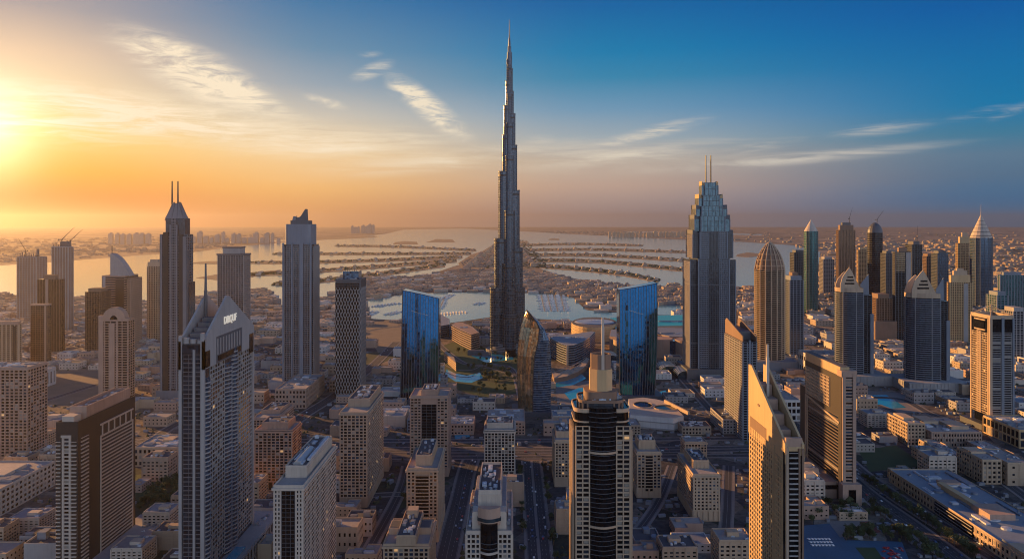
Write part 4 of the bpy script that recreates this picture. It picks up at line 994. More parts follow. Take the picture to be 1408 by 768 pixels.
# --- slanted-roof banded block
def slant():
    t = Tower('residential_tower', 'pale banded tower with blade-like slanting roof beside the stepped two-mast tower', 'tower', 1021, 1041, 1214, 462, side=997, phrase='the banded tower with slanting roof')
    w, d, h = t.w, t.d, t.h; P = rect(w, d); zt = gz(436, 1310)
    t.prism('glass_wall', GL_BLACK, P, 0, h - 8)
    t.skin([P[3:] + P[:1]], GREYC, 0, h - 9, 3.8, 14, (1.7, 1.4), (1.2, .6), key='balcony_frame'); t.skin([P[:2]], BLUEG, 0, h - 9, 3.8, 8, (1.3, .9), (1.6, .7))
    for x, th in ((-w / 2, 1.6), (w / 2 - 1.6, 1.6)):
        b = MB(); b.slab([(x, -d / 2, h - 8.2), (x, -d / 2, h), (x, d / 2 - 10, zt), (x, d / 2, zt - 4), (x, d / 2, h - 8.2)][::-1], (th, 0, 0)); t.part('roof_blade', BROWN, b)
    b = MB(); b.box(0, d * .1, h - 8.2, h + 4, w - 3.4, d * .7); t.part('roof_storey', SLATE, b); b = MB(); b.box(0, -d / 2 - .5, 0, h - 6, 3, 2); t.part('front_pier', BLUEG, b); t.done()
slant()

# --- ogive golden tower
def ogive():
    Y = 1800.0
    t = Tower('residential_tower', 'golden balconied tower swelling up to a pointed lattice dome', 'tower', 1044.5, 1085, Y, 372, depth=66, phrase='the golden pointed-dome tower')
    r = t.w / 2; h = t.h; P = oval(r, r, 16, 0, 0, R(11.25)); b = MB(); b.prism(P, 0, h); t.part('glass_wall', GL_BLACK, b)
    t.bands(P, SAND, 2, h, 4.4, 1.3, 1.0, 'balcony_band')
    for k, (x, y) in enumerate(P):
        b = MB(); b.tube((x, y, 0), (x, y, h + 2), 1.35, 1.35, 5); t.part('facade_pier', SAND, b)
    secs = []; prof = [(372, 1.0), (366, .96), (358, .86), (350, .70), (343, .50), (337, .28), (333, .06)]
    for py, k in prof: secs.append([(x * k, y * k, gz(py, Y)) for x, y in P])
    b = MB(); b.loft([[(p[0] * .94, p[1] * .94, p[2]) for p in q] for q in secs]); t.part('dome', BROWN, b)
    b = MB()
    for k in range(16):
        for i in range(len(secs) - 1): b.tube(secs[i][k], secs[i + 1][k], 1.1, 1.0, 4)
    t.part('dome_rib', SAND, b)
    b = MB()
    for (py, k), q in zip(prof[:-1], secs): b.prism([(p[0], p[1]) for p in q], q[0][2] - .7, q[0][2] + .7)
    t.part('dome_ring', SAND, b); spire(t, 0, 0, gz(336, Y), gz(326, Y), .9, .3, SAND)
    b = MB(); b.box(0, -6, 0, 20, t.w + 30, 90); t.part('podium', BLUEG, b); t.done()
ogive()
t = slim('residential_tower', 'narrow grey tower tight beside the golden pointed-dome tower', 1086, 1105, 1950, 385, depth=48, core=GL_DARK, frame=BLUEG, fh=4.4, bw=8, slab=(1.2, .7), pier=(1.8, .9), cap=[(.8, .8, 10, BLUEG), (.4, .5, 8, BROWN)], phrase='the narrow grey tower'); t.done()

# --- two sister towers with sail crowns
def sister(px0, pxm, px1, Y, ytop, yap, label, phrase, gy):
    t = Tower('residential_tower', label, 'tower', px0, px1, Y, ytop, depth=(px1 - px0) * Y / F * .9, phrase=phrase)
    w, d, h = t.w, t.d, t.h; rw = gx(pxm, Y) - gx(px0, Y); x0 = -w / 2 + rw / 2
    P = [(x0 + rw / 2 * math.cos(a) , d * .5 * math.sin(a)) for a in [R(-90 - 180 * q / 14) for q in range(15)]][::-1]
    P = [(x0 + rw * .5 - rw * math.sin(math.pi * q / 14) ** .8, -d / 2 * math.cos(math.pi * q / 14) * -1) for q in range(15)]
    P = P if sum(P[k - 1][0] * P[k][1] - P[k][0] * P[k - 1][1] for k in range(len(P))) > 0 else P[::-1]
    b = MB(); b.prism(P, 0, h); t.part('curved_glass_wall', GL_DARK, b); t.bands(P, BLUEG, 2, h, 4.2, 1.3, 1.2, 'balcony_band')
    for k in range(1, 14, 3):
        b = MB(); b.tube((*P[k], 0), (*P[k], h + 1), .8, .8, 4); t.part('facade_pier', GREYC, b)
    sx0 = -w / 2 + rw; b = MB(); b.box((sx0 + w / 2) / 2, 2, 0, h - 6, w - rw - .2, d * .9); t.part('service_shaft', GL_BLACK, b)
    t.skin([((sx0 + 2, 2 - d * .45), (w / 2 - 1, 2 - d * .45))], SLATE, 0, h - 7, 4.2, 9, (1.0, .5), (.9, .6), key='shaft_frame')
    b = MB(); b.box(w / 2 - 2.5, 2 - d * .45, 0, h - 44, 7, 9); b.box(sx0 + 2, 2 - d * .45, 0, h - 2, 2.6, 2.4); t.part('shaft_pier', BLUEG, b)
    # sail crown
    za = gz(yap, Y); xs = -w / 2
    prof = [(xs + rw * .04, h), (xs + rw * .04, h + (za - h) * .30), (xs + rw * .14, h + (za - h) * .62), (xs + rw * .38, h + (za - h) * .93), (xs + rw * .46, za), (xs + rw * .56, h + (za - h) * .86), (xs + rw * .78, h + (za - h) * .45), (xs + rw * .98, h + (za - h) * .12), (xs + rw, h)]
    b = MB(); b.slab([(x, -d * .34, z) for x, z in reversed(prof)], (0, 2.2, 0)); t.part('sail_crown', SAND, b)
    b = MB(); b.slab([(x + 3, d * .2, h + (z - h) * .8) for x, z in reversed(prof)], (0, 2.2, 0)); t.part('sail_crown', SAND, b)
    b = MB()
    for q in range(3): b.box(xs + rw * (.46 + q * .015), -d * .34 - .15, h + (za - h) * (.32 + q * .13), h + (za - h) * (.38 + q * .13), rw * (.44 - q * .09), .4)
    t.part('crown_slot', GL_BLACK, b)
    b = MB(); b.slab([(sx0 + 1, -d * .2, h - 6), (w / 2 - 1, -d * .2, h - 6), (w / 2 - 2, -d * .2, h + (za - h) * .72), (sx0 + 2, -d * .2, h + (za - h) * .30)], (0, 2.0, 0)); t.part('shaft_fin', BLUEG, b)
    b = MB(); b.ring(P, h, h + 9, .2); t.part('roof_screen', SAND, b); spire(t, xs + rw * .46, -d * .3, za - 4, za + gy, .7, .3, SAND)
    b = MB(); b.box(4, -6, 0, 20, w + 46, d + 34); t.part('podium', GREYC, b)
    t.skin([((4 - w / 2 - 23, -6 - d / 2 - 17), (4 + w / 2 + 23, -6 - d / 2 - 17)), ((4 - w / 2 - 23, -6 + d / 2 + 17), (4 - w / 2 - 23, -6 - d / 2 - 17))], GREYC, 2, 19, 8.5, 7, (1.4, .6), (1.8, .8), key='podium_frame'); t.done()
sister(1157, 1187, 1201, 1640, 402, 368, 'farther of two sister towers with curved banded front and sail crown', 'the farther sail-crowned sister tower', 6)
sister(1256, 1293, 1306, 1571, 410, 372, 'nearer of two sister towers with curved banded front and sail crown', 'the nearer sail-crowned sister tower', 12)

# --- golden balconied tower, right
def balconied():
    t = Tower('residential_tower', 'tall golden balconied tower with open base and low pyramid frame on the roof', 'tower', 1362, 1393, 1269, 436, side=1336, phrase='the golden balconied tower')
    w, d, h = t.w, t.d, t.h; P = rect(w, d); t.prism('glass_wall', GL_BLACK, P, 22, h - 3); xl = -w / 2
    b = MB(); b.box(0, 0, 0, 22.2, w - 6, d - 6); t.part('lobby', GL_BLACK, b)
    t.skin([((xl, d / 2), (xl, d / 2 - 17)), ((xl, -d / 2 + 25), (xl, -d / 2 + 7))], SAND, 24, h - 26, 3.7, 6, (1.2, 1.2), (.7, .9), key='balcony_frame', win=(.8, .5, WG))
    t.skin([((xl - .5, d / 2 - 18), (xl - .5, d / 2 - 29))], SAND, 24, h - 24, 3.7, 4, (1.9, 1.6), (1.6, 1.8), key='stone_frame', win=(.55, .45, WG))
    t.skin([((-w / 2 + 2, -d / 2), (-1, -d / 2)), ((3, -d / 2), (w / 2 - 2, -d / 2))], GREYC, 24, h - 24, 3.7, 14, (1.2, 1.1), (.8, .7), key='front_balcony_frame', win=(.9, .5, WB))
    for x, y, s_ in ((xl, -d / 2, 4), (xl, d / 2, 3), (1, -d / 2, 4), (w / 2, -d / 2, 3), (xl, -d / 2 + 5.6, 2)):
        b = MB(); b.box(x, y, 0, h - 1, s_, s_); t.part('corner_pier', SAND if x < 0 else BLUEG, b)
    b = MB(); b.box(xl - .3, 2, h - 20, h - 7, 1, 24); t.part('crown_window', GL_BLACK, b); b = MB(); b.box(xl - .4, 2, h - 7, h - 5, 2, 30); b.box(xl - .4, 2, h - 23, h - 21, 2, 30); t.part('crown_beam', SAND, b)
    t.parapet(offset(P, 1), SAND, h - 3, 6, 1.2)
    b = MB(); za = gz(420, 1290)
    for x, y in offset(P, -2): b.tube((x, y, h + 2), (0, 2, za), .8, .6, 5)
    b.tube((-w * .28, -d * .28, h + 9), (w * .28, -d * .28, h + 9), .6, .6, 4); t.part('pyramid_frame', SAND, b)
    t.plant(0, 0, h - 3, w - 6, d - 8, 10, 77); b = MB(); b.box(2, 10, 0, 9, w + 26, d + 10); t.part('podium', SLATE, b); t.done()
balconied()

# --- far right cluster
def cone_top(label, x0, x1, Y, ytop, ytip, core, frame, phrase, ring=None, tipmat=PALE, fh=6, stripes=0, spire_y=None):
    t = Tower('skyscraper', label, 'skyscraper', x0, x1, Y, ytop, depth=(x1 - x0) * Y / F, phrase=phrase); r = t.w / 2; h = t.h; P = oval(r, r, 16, 0, 0, R(11.25))
    b = MB(); b.prism(P, 0, h); t.part('glass_wall', core, b); t.bands(P, frame, 2, h, fh, 1.0, .6)
    for k in (9, 10, 11, 12, 13, 14): b = MB(); b.tube((*P[k], 0), (*P[k], h + 1), 1.0, 1.0, 4); t.part('facade_pier', frame, b)
    zt = gz(ytip, Y); b = MB(); S = [[(x * k, y * k, h + (zt - h) * f) for x, y in P] for f, k in ((0, .98), (.25, .76), (.6, .42), (1, .03))]; b.loft(S); t.part('pointed_roof', tipmat, b)
    if stripes:
        b = MB()
        for i in range(stripes):
            f = .08 + .8 * i / stripes; k = (1 - f) * .98 + .015; q = [(x * k * 1.02, y * k * 1.02) for x, y in P]; b.prism(q, h + (zt - h) * f, h + (zt - h) * f + 2.2)
        t.part('roof_ring', SLATE, b)
    if spire_y: spire(t, 0, 0, zt - 6, gz(spire_y, Y), 1.3, .4, PALE)
    t.done()
cone_top('slender teal glass tower with pale cone roof', 1109, 1128, 2900, 318, 302, GL_TEAL, SLATE, 'the teal cone-roofed tower')
cone_top('blue tower with tall white striped pyramid crown and needle', 1343, 1371, 3050, 327, 295, GL_BLUE, SLATE, 'the white-crowned needle tower', stripes=5, spire_y=281)
def dome_crane():
    Y = 3450; t = Tower('tower_under_construction', 'dark round tower with domed unfinished top carrying a crane', 'skyscraper', 1197.5, 1217.5, Y, 320, depth=62, phrase='the domed crane tower'); r = t.w / 2; P = oval(r, r, 16); h = t.h
    b = MB(); b.prism(P, 0, h); t.part('glass_wall', GL_BLACK, b); t.bands(P, SLATE, 3, h, 8, 1.6, .8); zt = gz(306, Y)
    b = MB(); b.loft([[(x * k, y * k, h + (zt - h) * f) for x, y in P] for f, k in ((0, 1), (.3, .93), (.6, .76), (.85, .48), (1, .15))]); t.part('dome', SLATE, b); t.done()
    crane(1206, Y, zt - 2, 12, 62, R(30), R(42), 'crane on top of the dark domed round tower')
dome_crane()
t = slim('tower_under_construction', 'golden brown tower with ragged unfinished top, left of the domed crane tower', 1153, 1176, 3250, 316, side=1150, core=GL_BRON, frame=BROWN, fh=8, bw=12, slab=(1.4, .8), pier=(3, 1.4), phrase='the ragged-topped golden tower', cap=[(.8, .9, 20, BROWN), (.5, .6, 10, DGREY)]); t.done(); crane(1168, 3255, gz(306, 3255), 14, 60, R(50), R(50), 'crane on the ragged-topped golden tower')
t = slim('office_tower', 'flat dark tower with golden striped upper panel', 1231, 1253, 2260, 346, side=1227.5, core=GL_BLACK, frame=SLATE, fh=5, bw=9, slab=(.8, .4), pier=(1.4, .8), phrase='the striped-panel tower', cap=[(.5, .7, 12, BROWN)])
t.skin([((-t.w / 2 + 2, -t.d / 2 - .5), (t.w * .1, -t.d / 2 - .5))], GOLDR, t.h - 56, t.h - 2, 5.2, 30, (2.4, .8), None, key='upper_stripe'); b = MB(); b.box(t.w * .32, -t.d / 2, 0, t.h - 2, t.w * .3, 3); t.part('facade_strip', GREYC, b); t.done()
t = slim('tower_under_construction', 'dark tower with thin crane behind the striped-panel tower', 1254, 1268, 2560, 336, depth=44, core=GL_BLACK, frame=SLATE, fh=6, bw=8, phrase='the dark tower with thin crane', cap=[(.6, .8, 10, DGREY)]); t.done(); crane(1261, 2570, gz(332, 2570), 10, 46, R(60), R(55), 'thin crane on the dark tower behind the striped-panel tower')
t = slim('residential_tower', 'brown block with setback shoulders between the two sister towers', 1205, 1227, 2268, 410, depth=48, core=GL_BRON, frame=BROWN, fh=5, bw=7, pier=(2, .9), phrase='the brown shouldered block', cap=[(.7, .8, 12, BROWN)], podium=(16, 14, 0, -4, 52)); t.done()
t = slim('residential_tower', 'golden tower with stepped shoulders in front of the white-crowned needle tower', 1306, 1337, 2213, 388, side=1302.5, core=GL_BRON, frame=GOLDR, fh=4.6, bw=6, slab=(1.6, 1.0), pier=(2.0, 1.2), phrase='the golden shouldered tower', cap=[(.84, .85, 20, GOLDR), (.6, .6, 12, SAND), (.3, .4, 6, SAND)], strips=[(.2, .2, GREYC, .98)]); t.done()
t = slim('residential_tower', 'far golden tower with a small curled crown', 1317, 1338, 3350, 334, side=1314, core=GL_BRON, frame=GOLDR, fh=7, bw=10, phrase='the far curl-crowned golden tower', cap=[(.7, .8, 26, GOLDR), (.35, .5, 18, SAND)]); t.done()
for (x0, x1, Y, yt, sd_, cm, fm, lab) in (
    (1092, 1110, 3025, 347, None, GL_DARK, SLATE, 'plain grey tower just left of the teal cone-roofed tower'),
    (1132, 1147, 3550, 356, None, GL_DARK, GREYC, 'small pale tower with stepped top right of the teal cone-roofed tower'),
    (1180, 1196, 3700, 343, 1178, GL_BRON, GOLDR, 'far golden tower beside the domed crane tower'),
    (1218, 1228, 3300, 348, None, GL_DARK, SLATE, 'thin dark tower right of the domed crane tower'),
    (1274, 1289, 3300, 352, None, GL_DARK, BROWN, 'brown tower with slanted roof line behind the nearer sister tower'),
    (1289, 1304, 3150, 348, None, GL_BLUE, SLATE, 'blue block behind the nearer sister tower'),
    (1375, 1410, 2380, 378, 1372, GL_TEAL, BLUEG, 'teal glass block at the photo edge with pale roof bars'),
    (1371, 1386, 2000, 406, None, GL_TEAL, BLUEG, 'short teal block below the edge block'),
    (1393, 1412, 1900, 428, None, GL_DARK, GREYC, 'low banded block at the photo edge beside the golden balconied tower'),
    (1240, 1252, 3900, 342, None, GL_DARK, BROWN, 'distant dull tower left of the dark tower with thin crane')):
    t = slim('residential_tower', lab, x0, x1, Y, yt, side=sd_, depth=None if sd_ else 46, core=cm, frame=fm, fh=6, bw=8, slab=(1.2, .7), pier=(1.8, .9), cap=[(.7, .8, 9, fm)], phrase='the ' + lab.split(' with')[0].split(' at ')[0].split(' behind')[0].split(' beside')[0] if False else None); t.done()

# ================================================================= ground, water, roads
XW, YW = 46000, 60000
def ground_mat():
    m = Mat('city_ground')
    vo = m.n('ShaderNodeTexVoronoi'); m.l(m.pos((1, 1, 0)), vo.inputs['Vector']); vo.inputs['Scale'].default_value = 1 / 34.0
    w = m.n('ShaderNodeTexWhiteNoise'); m.l(vo.outputs['Color'], w.inputs[0])
    cells = m.cr(w.outputs['Value'], [(0, (.075, .07, .068)), (.2, (.13, .115, .10)), (.38, (.06, .06, .064)), (.54, (.19, .15, .115)), (.64, (.045, .052, .04)), (.76, (.11, .10, .09)), (.9, (.25, .21, .17))], True)
    fine = m.noise(.11, 6, None, .7); grain = m.cr(fine, [(.3, (.45, .45, .45)), (.7, (1.3, 1.3, 1.3))])
    city = m.mix(1.0, cells, grain, 'MULTIPLY')
    sand = m.mix(m.noise(.004, 6, None, .65), (.20, .145, .10), (.42, .32, .22))
    vt = m.n('ShaderNodeTexVoronoi', feature='DISTANCE_TO_EDGE'); m.l(m.pos((1, .7, 0)), vt.inputs['Vector']); vt.inputs['Scale'].default_value = 1 / 95.0
    tr = m.cr(vt.outputs['Distance'], [(.02, (.42, .40, .38)), (.05, (1, 1, 1))]); sand = m.mix(.8, sand, tr, 'MULTIPLY')
    sand = m.mix(m.cr(m.noise(.03, 5, None, .7), [(.56, (0, 0, 0)), (.66, (.8, .8, .8))]), sand, (.07, .065, .05))
    sand = m.mix(1.0, sand, grain, 'MULTIPLY')
    far = m.mix(m.cr(m.noise(.0011, 5, m.pos((1, .55, 1)), .6), [(.42, (0, 0, 0)), (.6, (1, 1, 1))]), (.15, .125, .105), (.36, .28, .21))
    ms = m.cr(m.noise(.0022, 3), [(.44, (0, 0, 0)), (.52, (1, 1, 1))])
    v = m.mix(ms, city, sand)
    sp = m.n('ShaderNodeSeparateXYZ'); m.l(m.pos(), sp.inputs[0])
    mr = m.n('ShaderNodeMapRange'); m.l(sp.outputs[1], mr.inputs[0]); mr.inputs[1].default_value = 3000; mr.inputs[2].default_value = 6000
    mc = m.n('ShaderNodeMapRange'); m.l(sp.outputs[1], mc.inputs[0]); mc.inputs[1].default_value = 1200; mc.inputs[2].default_value = 1700
    v = m.mix(mc.outputs[0], city, v); v = m.mix(mr.outputs[0], v, far)
    m.base(v); m.set(Roughness=.95); m.b.inputs['Specular IOR Level'].default_value = .2; return m.m
b = MB(); b.face([(-XW, -2500, 0), (XW, -2500, 0), (XW, YW, 0), (-XW, YW, 0)]); struct('ground', b, ground_mat())
def water_mat():
    m = Mat('sea_water'); m.base(m.mix(m.noise(.0006, 4), (.05, .19, .25), (.07, .25, .32))); m.set(Roughness=.13); m.b.inputs['IOR'].default_value = 1.33
    bp = m.n('ShaderNodeBump'); m.l(m.noise(.035, 4, m.pos((1, .5, 1))), bp.inputs['Height']); bp.inputs['Strength'].default_value = .26; bp.inputs['Distance'].default_value = 1.2; m.l(bp.outputs[0], m.b.inputs['Normal'])
    return m.m
WATER = water_mat()
LAND = stone('island_sand', (.22, .165, .115), .95, .35); GREEN = stone('palm_green', (.045, .06, .03), .95, .3)
def sheet(pts, z): 
    b = MB(); b.face([(*ground(px, py), z) for px, py in pts]); 
    a = 0
    v = b.v; a = sum(v[k - 1][0] * v[k][1] - v[k][0] * v[k - 1][1] for k in range(len(v)))
    if a < 0: b.f = [tuple(reversed(f)) for f in b.f]
    return b
BAY = [(-700, 372), (-60, 366), (0, 365), (102, 358), (190, 351), (270, 346), (335, 338), (400, 332.5), (470, 328), (530, 321.5), (556, 315.5), (640, 314), (690, 316.5), (740, 319), (800, 322.5), (850, 325), (950, 330), (1020, 332.5), (1090, 337), (1128, 346), (1124, 372), (1104, 396), (1060, 397), (1013, 394), (950, 393), (905, 393), (850, 391), (800, 385), (770, 378), (748, 371), (735, 366), (690, 367), (643, 361), (624, 366), (592, 377), (560, 380), (504, 382), (470, 398), (455, 404), (431, 417), (405, 421), (387, 419), (376, 412), (372, 398), (340, 397), (318, 399), (295, 402), (266, 410), (197, 413), (102, 410), (0, 404), (-60, 404), (-700, 410)]
MARINA = [(503, 413), (560, 404), (620, 402), (672, 401), (760, 404), (788, 409), (797, 418), (806, 426), (830, 429), (856, 430), (870, 435), (856, 441), (800, 442), (757, 439), (700, 437), (672, 436), (640, 441), (617, 444), (560, 441), (509, 438)]
BASIN = [(895, 420), (930, 418), (946, 424), (935, 433), (895, 433)]
def bm_face(pts, name, z, mat):
    b = sheet(pts, z); o = struct(name, b, mat); return o
bm_face(BAY, 'water', .35, WATER); bm_face(MARINA, 'water', .35, WATER); bm_face(BASIN, 'water', .35, WATER)
def inpoly(px, py, poly):
    c = False
    for k in range(len(poly)):
        (x0, y0), (x1, y1) = poly[k - 1], poly[k]
        if (y0 > py) != (y1 > py) and px < (x1 - x0) * (py - y0) / (y1 - y0) + x0: c = not c
    return c
# far inlets
for pts in ([(285, 337), (330, 333), (400, 331), (398, 329.5), (330, 331), (280, 334.5)], [(860, 318), (980, 319.5), (1050, 322), (1045, 323.5), (960, 321.5), (860, 319.5)]):
    bm_face(pts, 'water', .3, WATER)

# ---- palm island: fronds and trunk, with a villa row along both banks of each frond
FR = [('left', 'farthest', [(462, 338), (540, 339), (654, 344)], 1.5), ('left', 'fourth', [(378, 349), (500, 349), (648, 348.5)], 1.7), ('left', 'middle', [(330, 361), (420, 360.5), (520, 358), (636, 353)], 2.1), ('left', 'second', [(330, 378), (400, 375), (500, 368), (628, 358)], 2.5), ('left', 'nearest', [(378, 391), (440, 386), (520, 377), (612, 364)], 2.8),
      ('right', 'farthest', [(715, 337), (800, 335.5), (884, 337.5)], 1.5), ('right', 'fourth', [(718, 344), (820, 343), (955, 347)], 1.7), ('right', 'middle', [(720, 351), (820, 351), (955, 359)], 2.1), ('right', 'second', [(722, 358), (830, 360), (958, 373)], 2.5), ('right', 'nearest', [(736, 365), (800, 370), (860, 377), (905, 386)], 2.8)]
def spline(pts, n):
    out = []; L = [0]
    for a, b_ in zip(pts, pts[1:]): L.append(L[-1] + math.hypot(b_[0] - a[0], b_[1] - a[1]))
    for k in range(n + 1):
        s = L[-1] * k / n; i = max(0, min(len(pts) - 2, next((j for j in range(len(L) - 1) if L[j + 1] >= s - 1e-6), len(pts) - 2)))
        f = (s - L[i]) / (L[i + 1] - L[i]); p0 = pts[max(0, i - 1)]; p1, p2 = pts[i], pts[i + 1]; p3 = pts[min(len(pts) - 1, i + 2)]
        q = lambda a, b_, c_, d: .5 * (2 * b_ + (c_ - a) * f + (2 * a - 5 * b_ + 4 * c_ - d) * f * f + (3 * b_ - a - 3 * c_ + d) * f ** 3)
        out.append((q(p0[0], p1[0], p2[0], p3[0]), q(p0[1], p1[1], p2[1], p3[1])))
    return out
def villa_mesh(seed):
    r = random.Random(seed); b = MB(); b.box(0, 0, 0, 8, 24, 18); b.box(r.uniform(-6, 6), 2, 8, 12.5, 13, 12); b.box(r.choice((-14, 14)), -3, 0, 5, 8, 12)
    b.prism(rect(26, 20), 8, 9.0, top=rect(22, 16)); b.prism(rect(5, 5, 5, -6), 8.9, 13, top=rect(.6, .6, 5, -6)); return b
VW = [villa_mesh(k).mesh('villa', m) for k, m in enumerate((SAND, BEIGE, PALE, PINKB))]
gr = MB(); rv = random.Random(5)
def blob(b, x, y, z, r, h, rnd):
    n = 6; P = [(x + r * rnd.uniform(.7, 1.2) * math.cos(k * 1.047), y + r * rnd.uniform(.7, 1.2) * math.sin(k * 1.047)) for k in range(n)]; c = (x + rnd.uniform(-.3, .3) * r, y + rnd.uniform(-.3, .3) * r)
    i = len(b.v); b.v += [(p[0], p[1], z) for p in P] + [(c[0] + (p[0] - c[0]) * .55, c[1] + (p[1] - c[1]) * .55, z + h * rnd.uniform(.7, 1.1)) for p in P]
    b.f.append(tuple(i + n + k for k in range(n)))
    for k in range(n): j = (k + 1) % n; b.f.append((i + k, i + j, i + n + j, i + n + k))
for side, rank, pts, th in FR:
    S = spline(pts, 40); up, lo = [], []
    for k, (px, py) in enumerate(S):
        f = k / 40; f = f if side == 'left' else 1 - f; t = 1.15 * th * (.45 + .55 * min(1, f * 6)) * rv.uniform(.96, 1.04)
        up.append(ground(px, py - t)); lo.append(ground(px, py + t))
    P = lo + up[::-1]; b = MB(); b.prism(P, -1, 1.6)
    a = sum(P[k - 1][0] * P[k][1] - P[k][0] * P[k - 1][1] for k in range(len(P)))
    if a < 0: b.f = [tuple(reversed(f)) for f in b.f]
    struct('island_frond', b, LAND)
    ph = f'{"western" if side == "left" else "eastern"}'
    n = 14
    for row in (-.55, .5):
        for k in range(n):
            q = (k + .5 + rv.uniform(-.25, .25)) / n; i = min(39, int(q * 40)); px = S[i][0] + (S[i + 1][0] - S[i][0]) * (q * 40 - i); py = S[i][1] + (S[i + 1][1] - S[i][1]) * (q * 40 - i) + row * th
            x, y = ground(px, py); sc = rv.uniform(.9, 1.3) * (1 if y < 8000 else 1.25)
            o = bpy.data.objects.new('villa', rv.choice(VW)); COL.objects.link(o); o.location = (x, y, 1.6); o.scale = (sc, sc, sc * rv.uniform(.8, 1.3)); o.rotation_euler = (0, 0, rv.choice((0, .1, -.15, 1.57, .3)))
            tag(o, f'villa in the {"far" if row < 0 else "near"} bank row of the {rank} palm frond {"left" if side == "left" else "right"} of the needle', 'villa', f'{ph} {rank} frond villas')
    for k in range(260):
        q = rv.random(); i = min(39, int(q * 40)); px, py = S[i]; px += rv.uniform(-3, 3); py += rv.uniform(-.85, .85) * th * .8; x, y = ground(px, py); blob(gr, x, y, 1.5, rv.uniform(7, 16), rv.uniform(4, 8), rv)
def land(pts, z=1.6, mat=None):
    P = [ground(*p) for p in pts]; a = sum(P[k - 1][0] * P[k][1] - P[k][0] * P[k - 1][1] for k in range(len(P)))
    b = MB(); b.prism(P if a > 0 else P[::-1], -1, z); return struct('island', b, mat or LAND)
land([(636, 368), (630, 362), (648, 350), (664, 345), (680, 335), (692, 328), (702, 328), (713, 336), (723, 347), (735, 360), (742, 369), (690, 371)])
for pts in ([(540, 336), (575, 336), (573, 332.5), (556, 331.5), (543, 333)], [(586, 333), (626, 333), (622, 329), (600, 328.6)], [(712, 334), (727, 334), (725, 331.5), (714, 331.5)], [(754, 330), (770, 330), (768, 328), (756, 328)],
            [(1012, 352.5), (1030, 353.5), (1048, 352), (1044, 348.5), (1028, 347), (1014, 349.5)], [(270, 382), (300, 385), (345, 381), (388, 374), (386, 371), (340, 375), (300, 377)], [(250, 362), (300, 363), (345, 361.5), (340, 359), (290, 359)], [(395, 331), (470, 328.6), (520, 326), (515, 324.5), (460, 326), (400, 329)]): land(pts)
for k in range(420):
    py = rv.uniform(330, 369); f = (py - 327) / 42; px = 700 + (-18 * f - 6 + rv.random() * (30 + 62 * f)) - 14 * f; x, y = ground(px, py); blob(gr, x, y, 1.5, rv.uniform(8, 20), rv.uniform(5, 10), rv)
tag(gr.build('palm_grove', GREEN), kind='stuff')
# terraces of flats along the trunk
for i, (c0, c1) in enumerate((((652, 366), (682, 336)), ((672, 366), (690, 334)), ((722, 362), (704, 336)), ((735, 368), (716, 344)), ((640, 372), (662, 350)))):
    n = 7
    for k in range(n):
        f = (k + .3) / n; f = 1 - (1 - f) ** 1.5 ; px, py = c0[0] + (c1[0] - c0[0]) * f, c0[1] + (c1[1] - c0[1]) * f; x, y = ground(px, py); b = MB(); l = rv.uniform(90, 150)
        b.box(0, 0, 0, 24, 46, l); b.box(0, 0, 24, 30, 26, l * .7); b.box(0, l * .3, 30, 36, 14, 18); o = b.build('apartment_terrace', rv.choice((SAND, BEIGE, PINKB))); o.location = (x, y, 1.6)
        tag(o, ('beige terrace of flats in the %s row along the palm island trunk' % ('outer left', 'inner left', 'inner right', 'outer right', 'shoreline left')[i]), 'apartment block', 'terraces along the palm trunk row ' + 'abcde'[i])

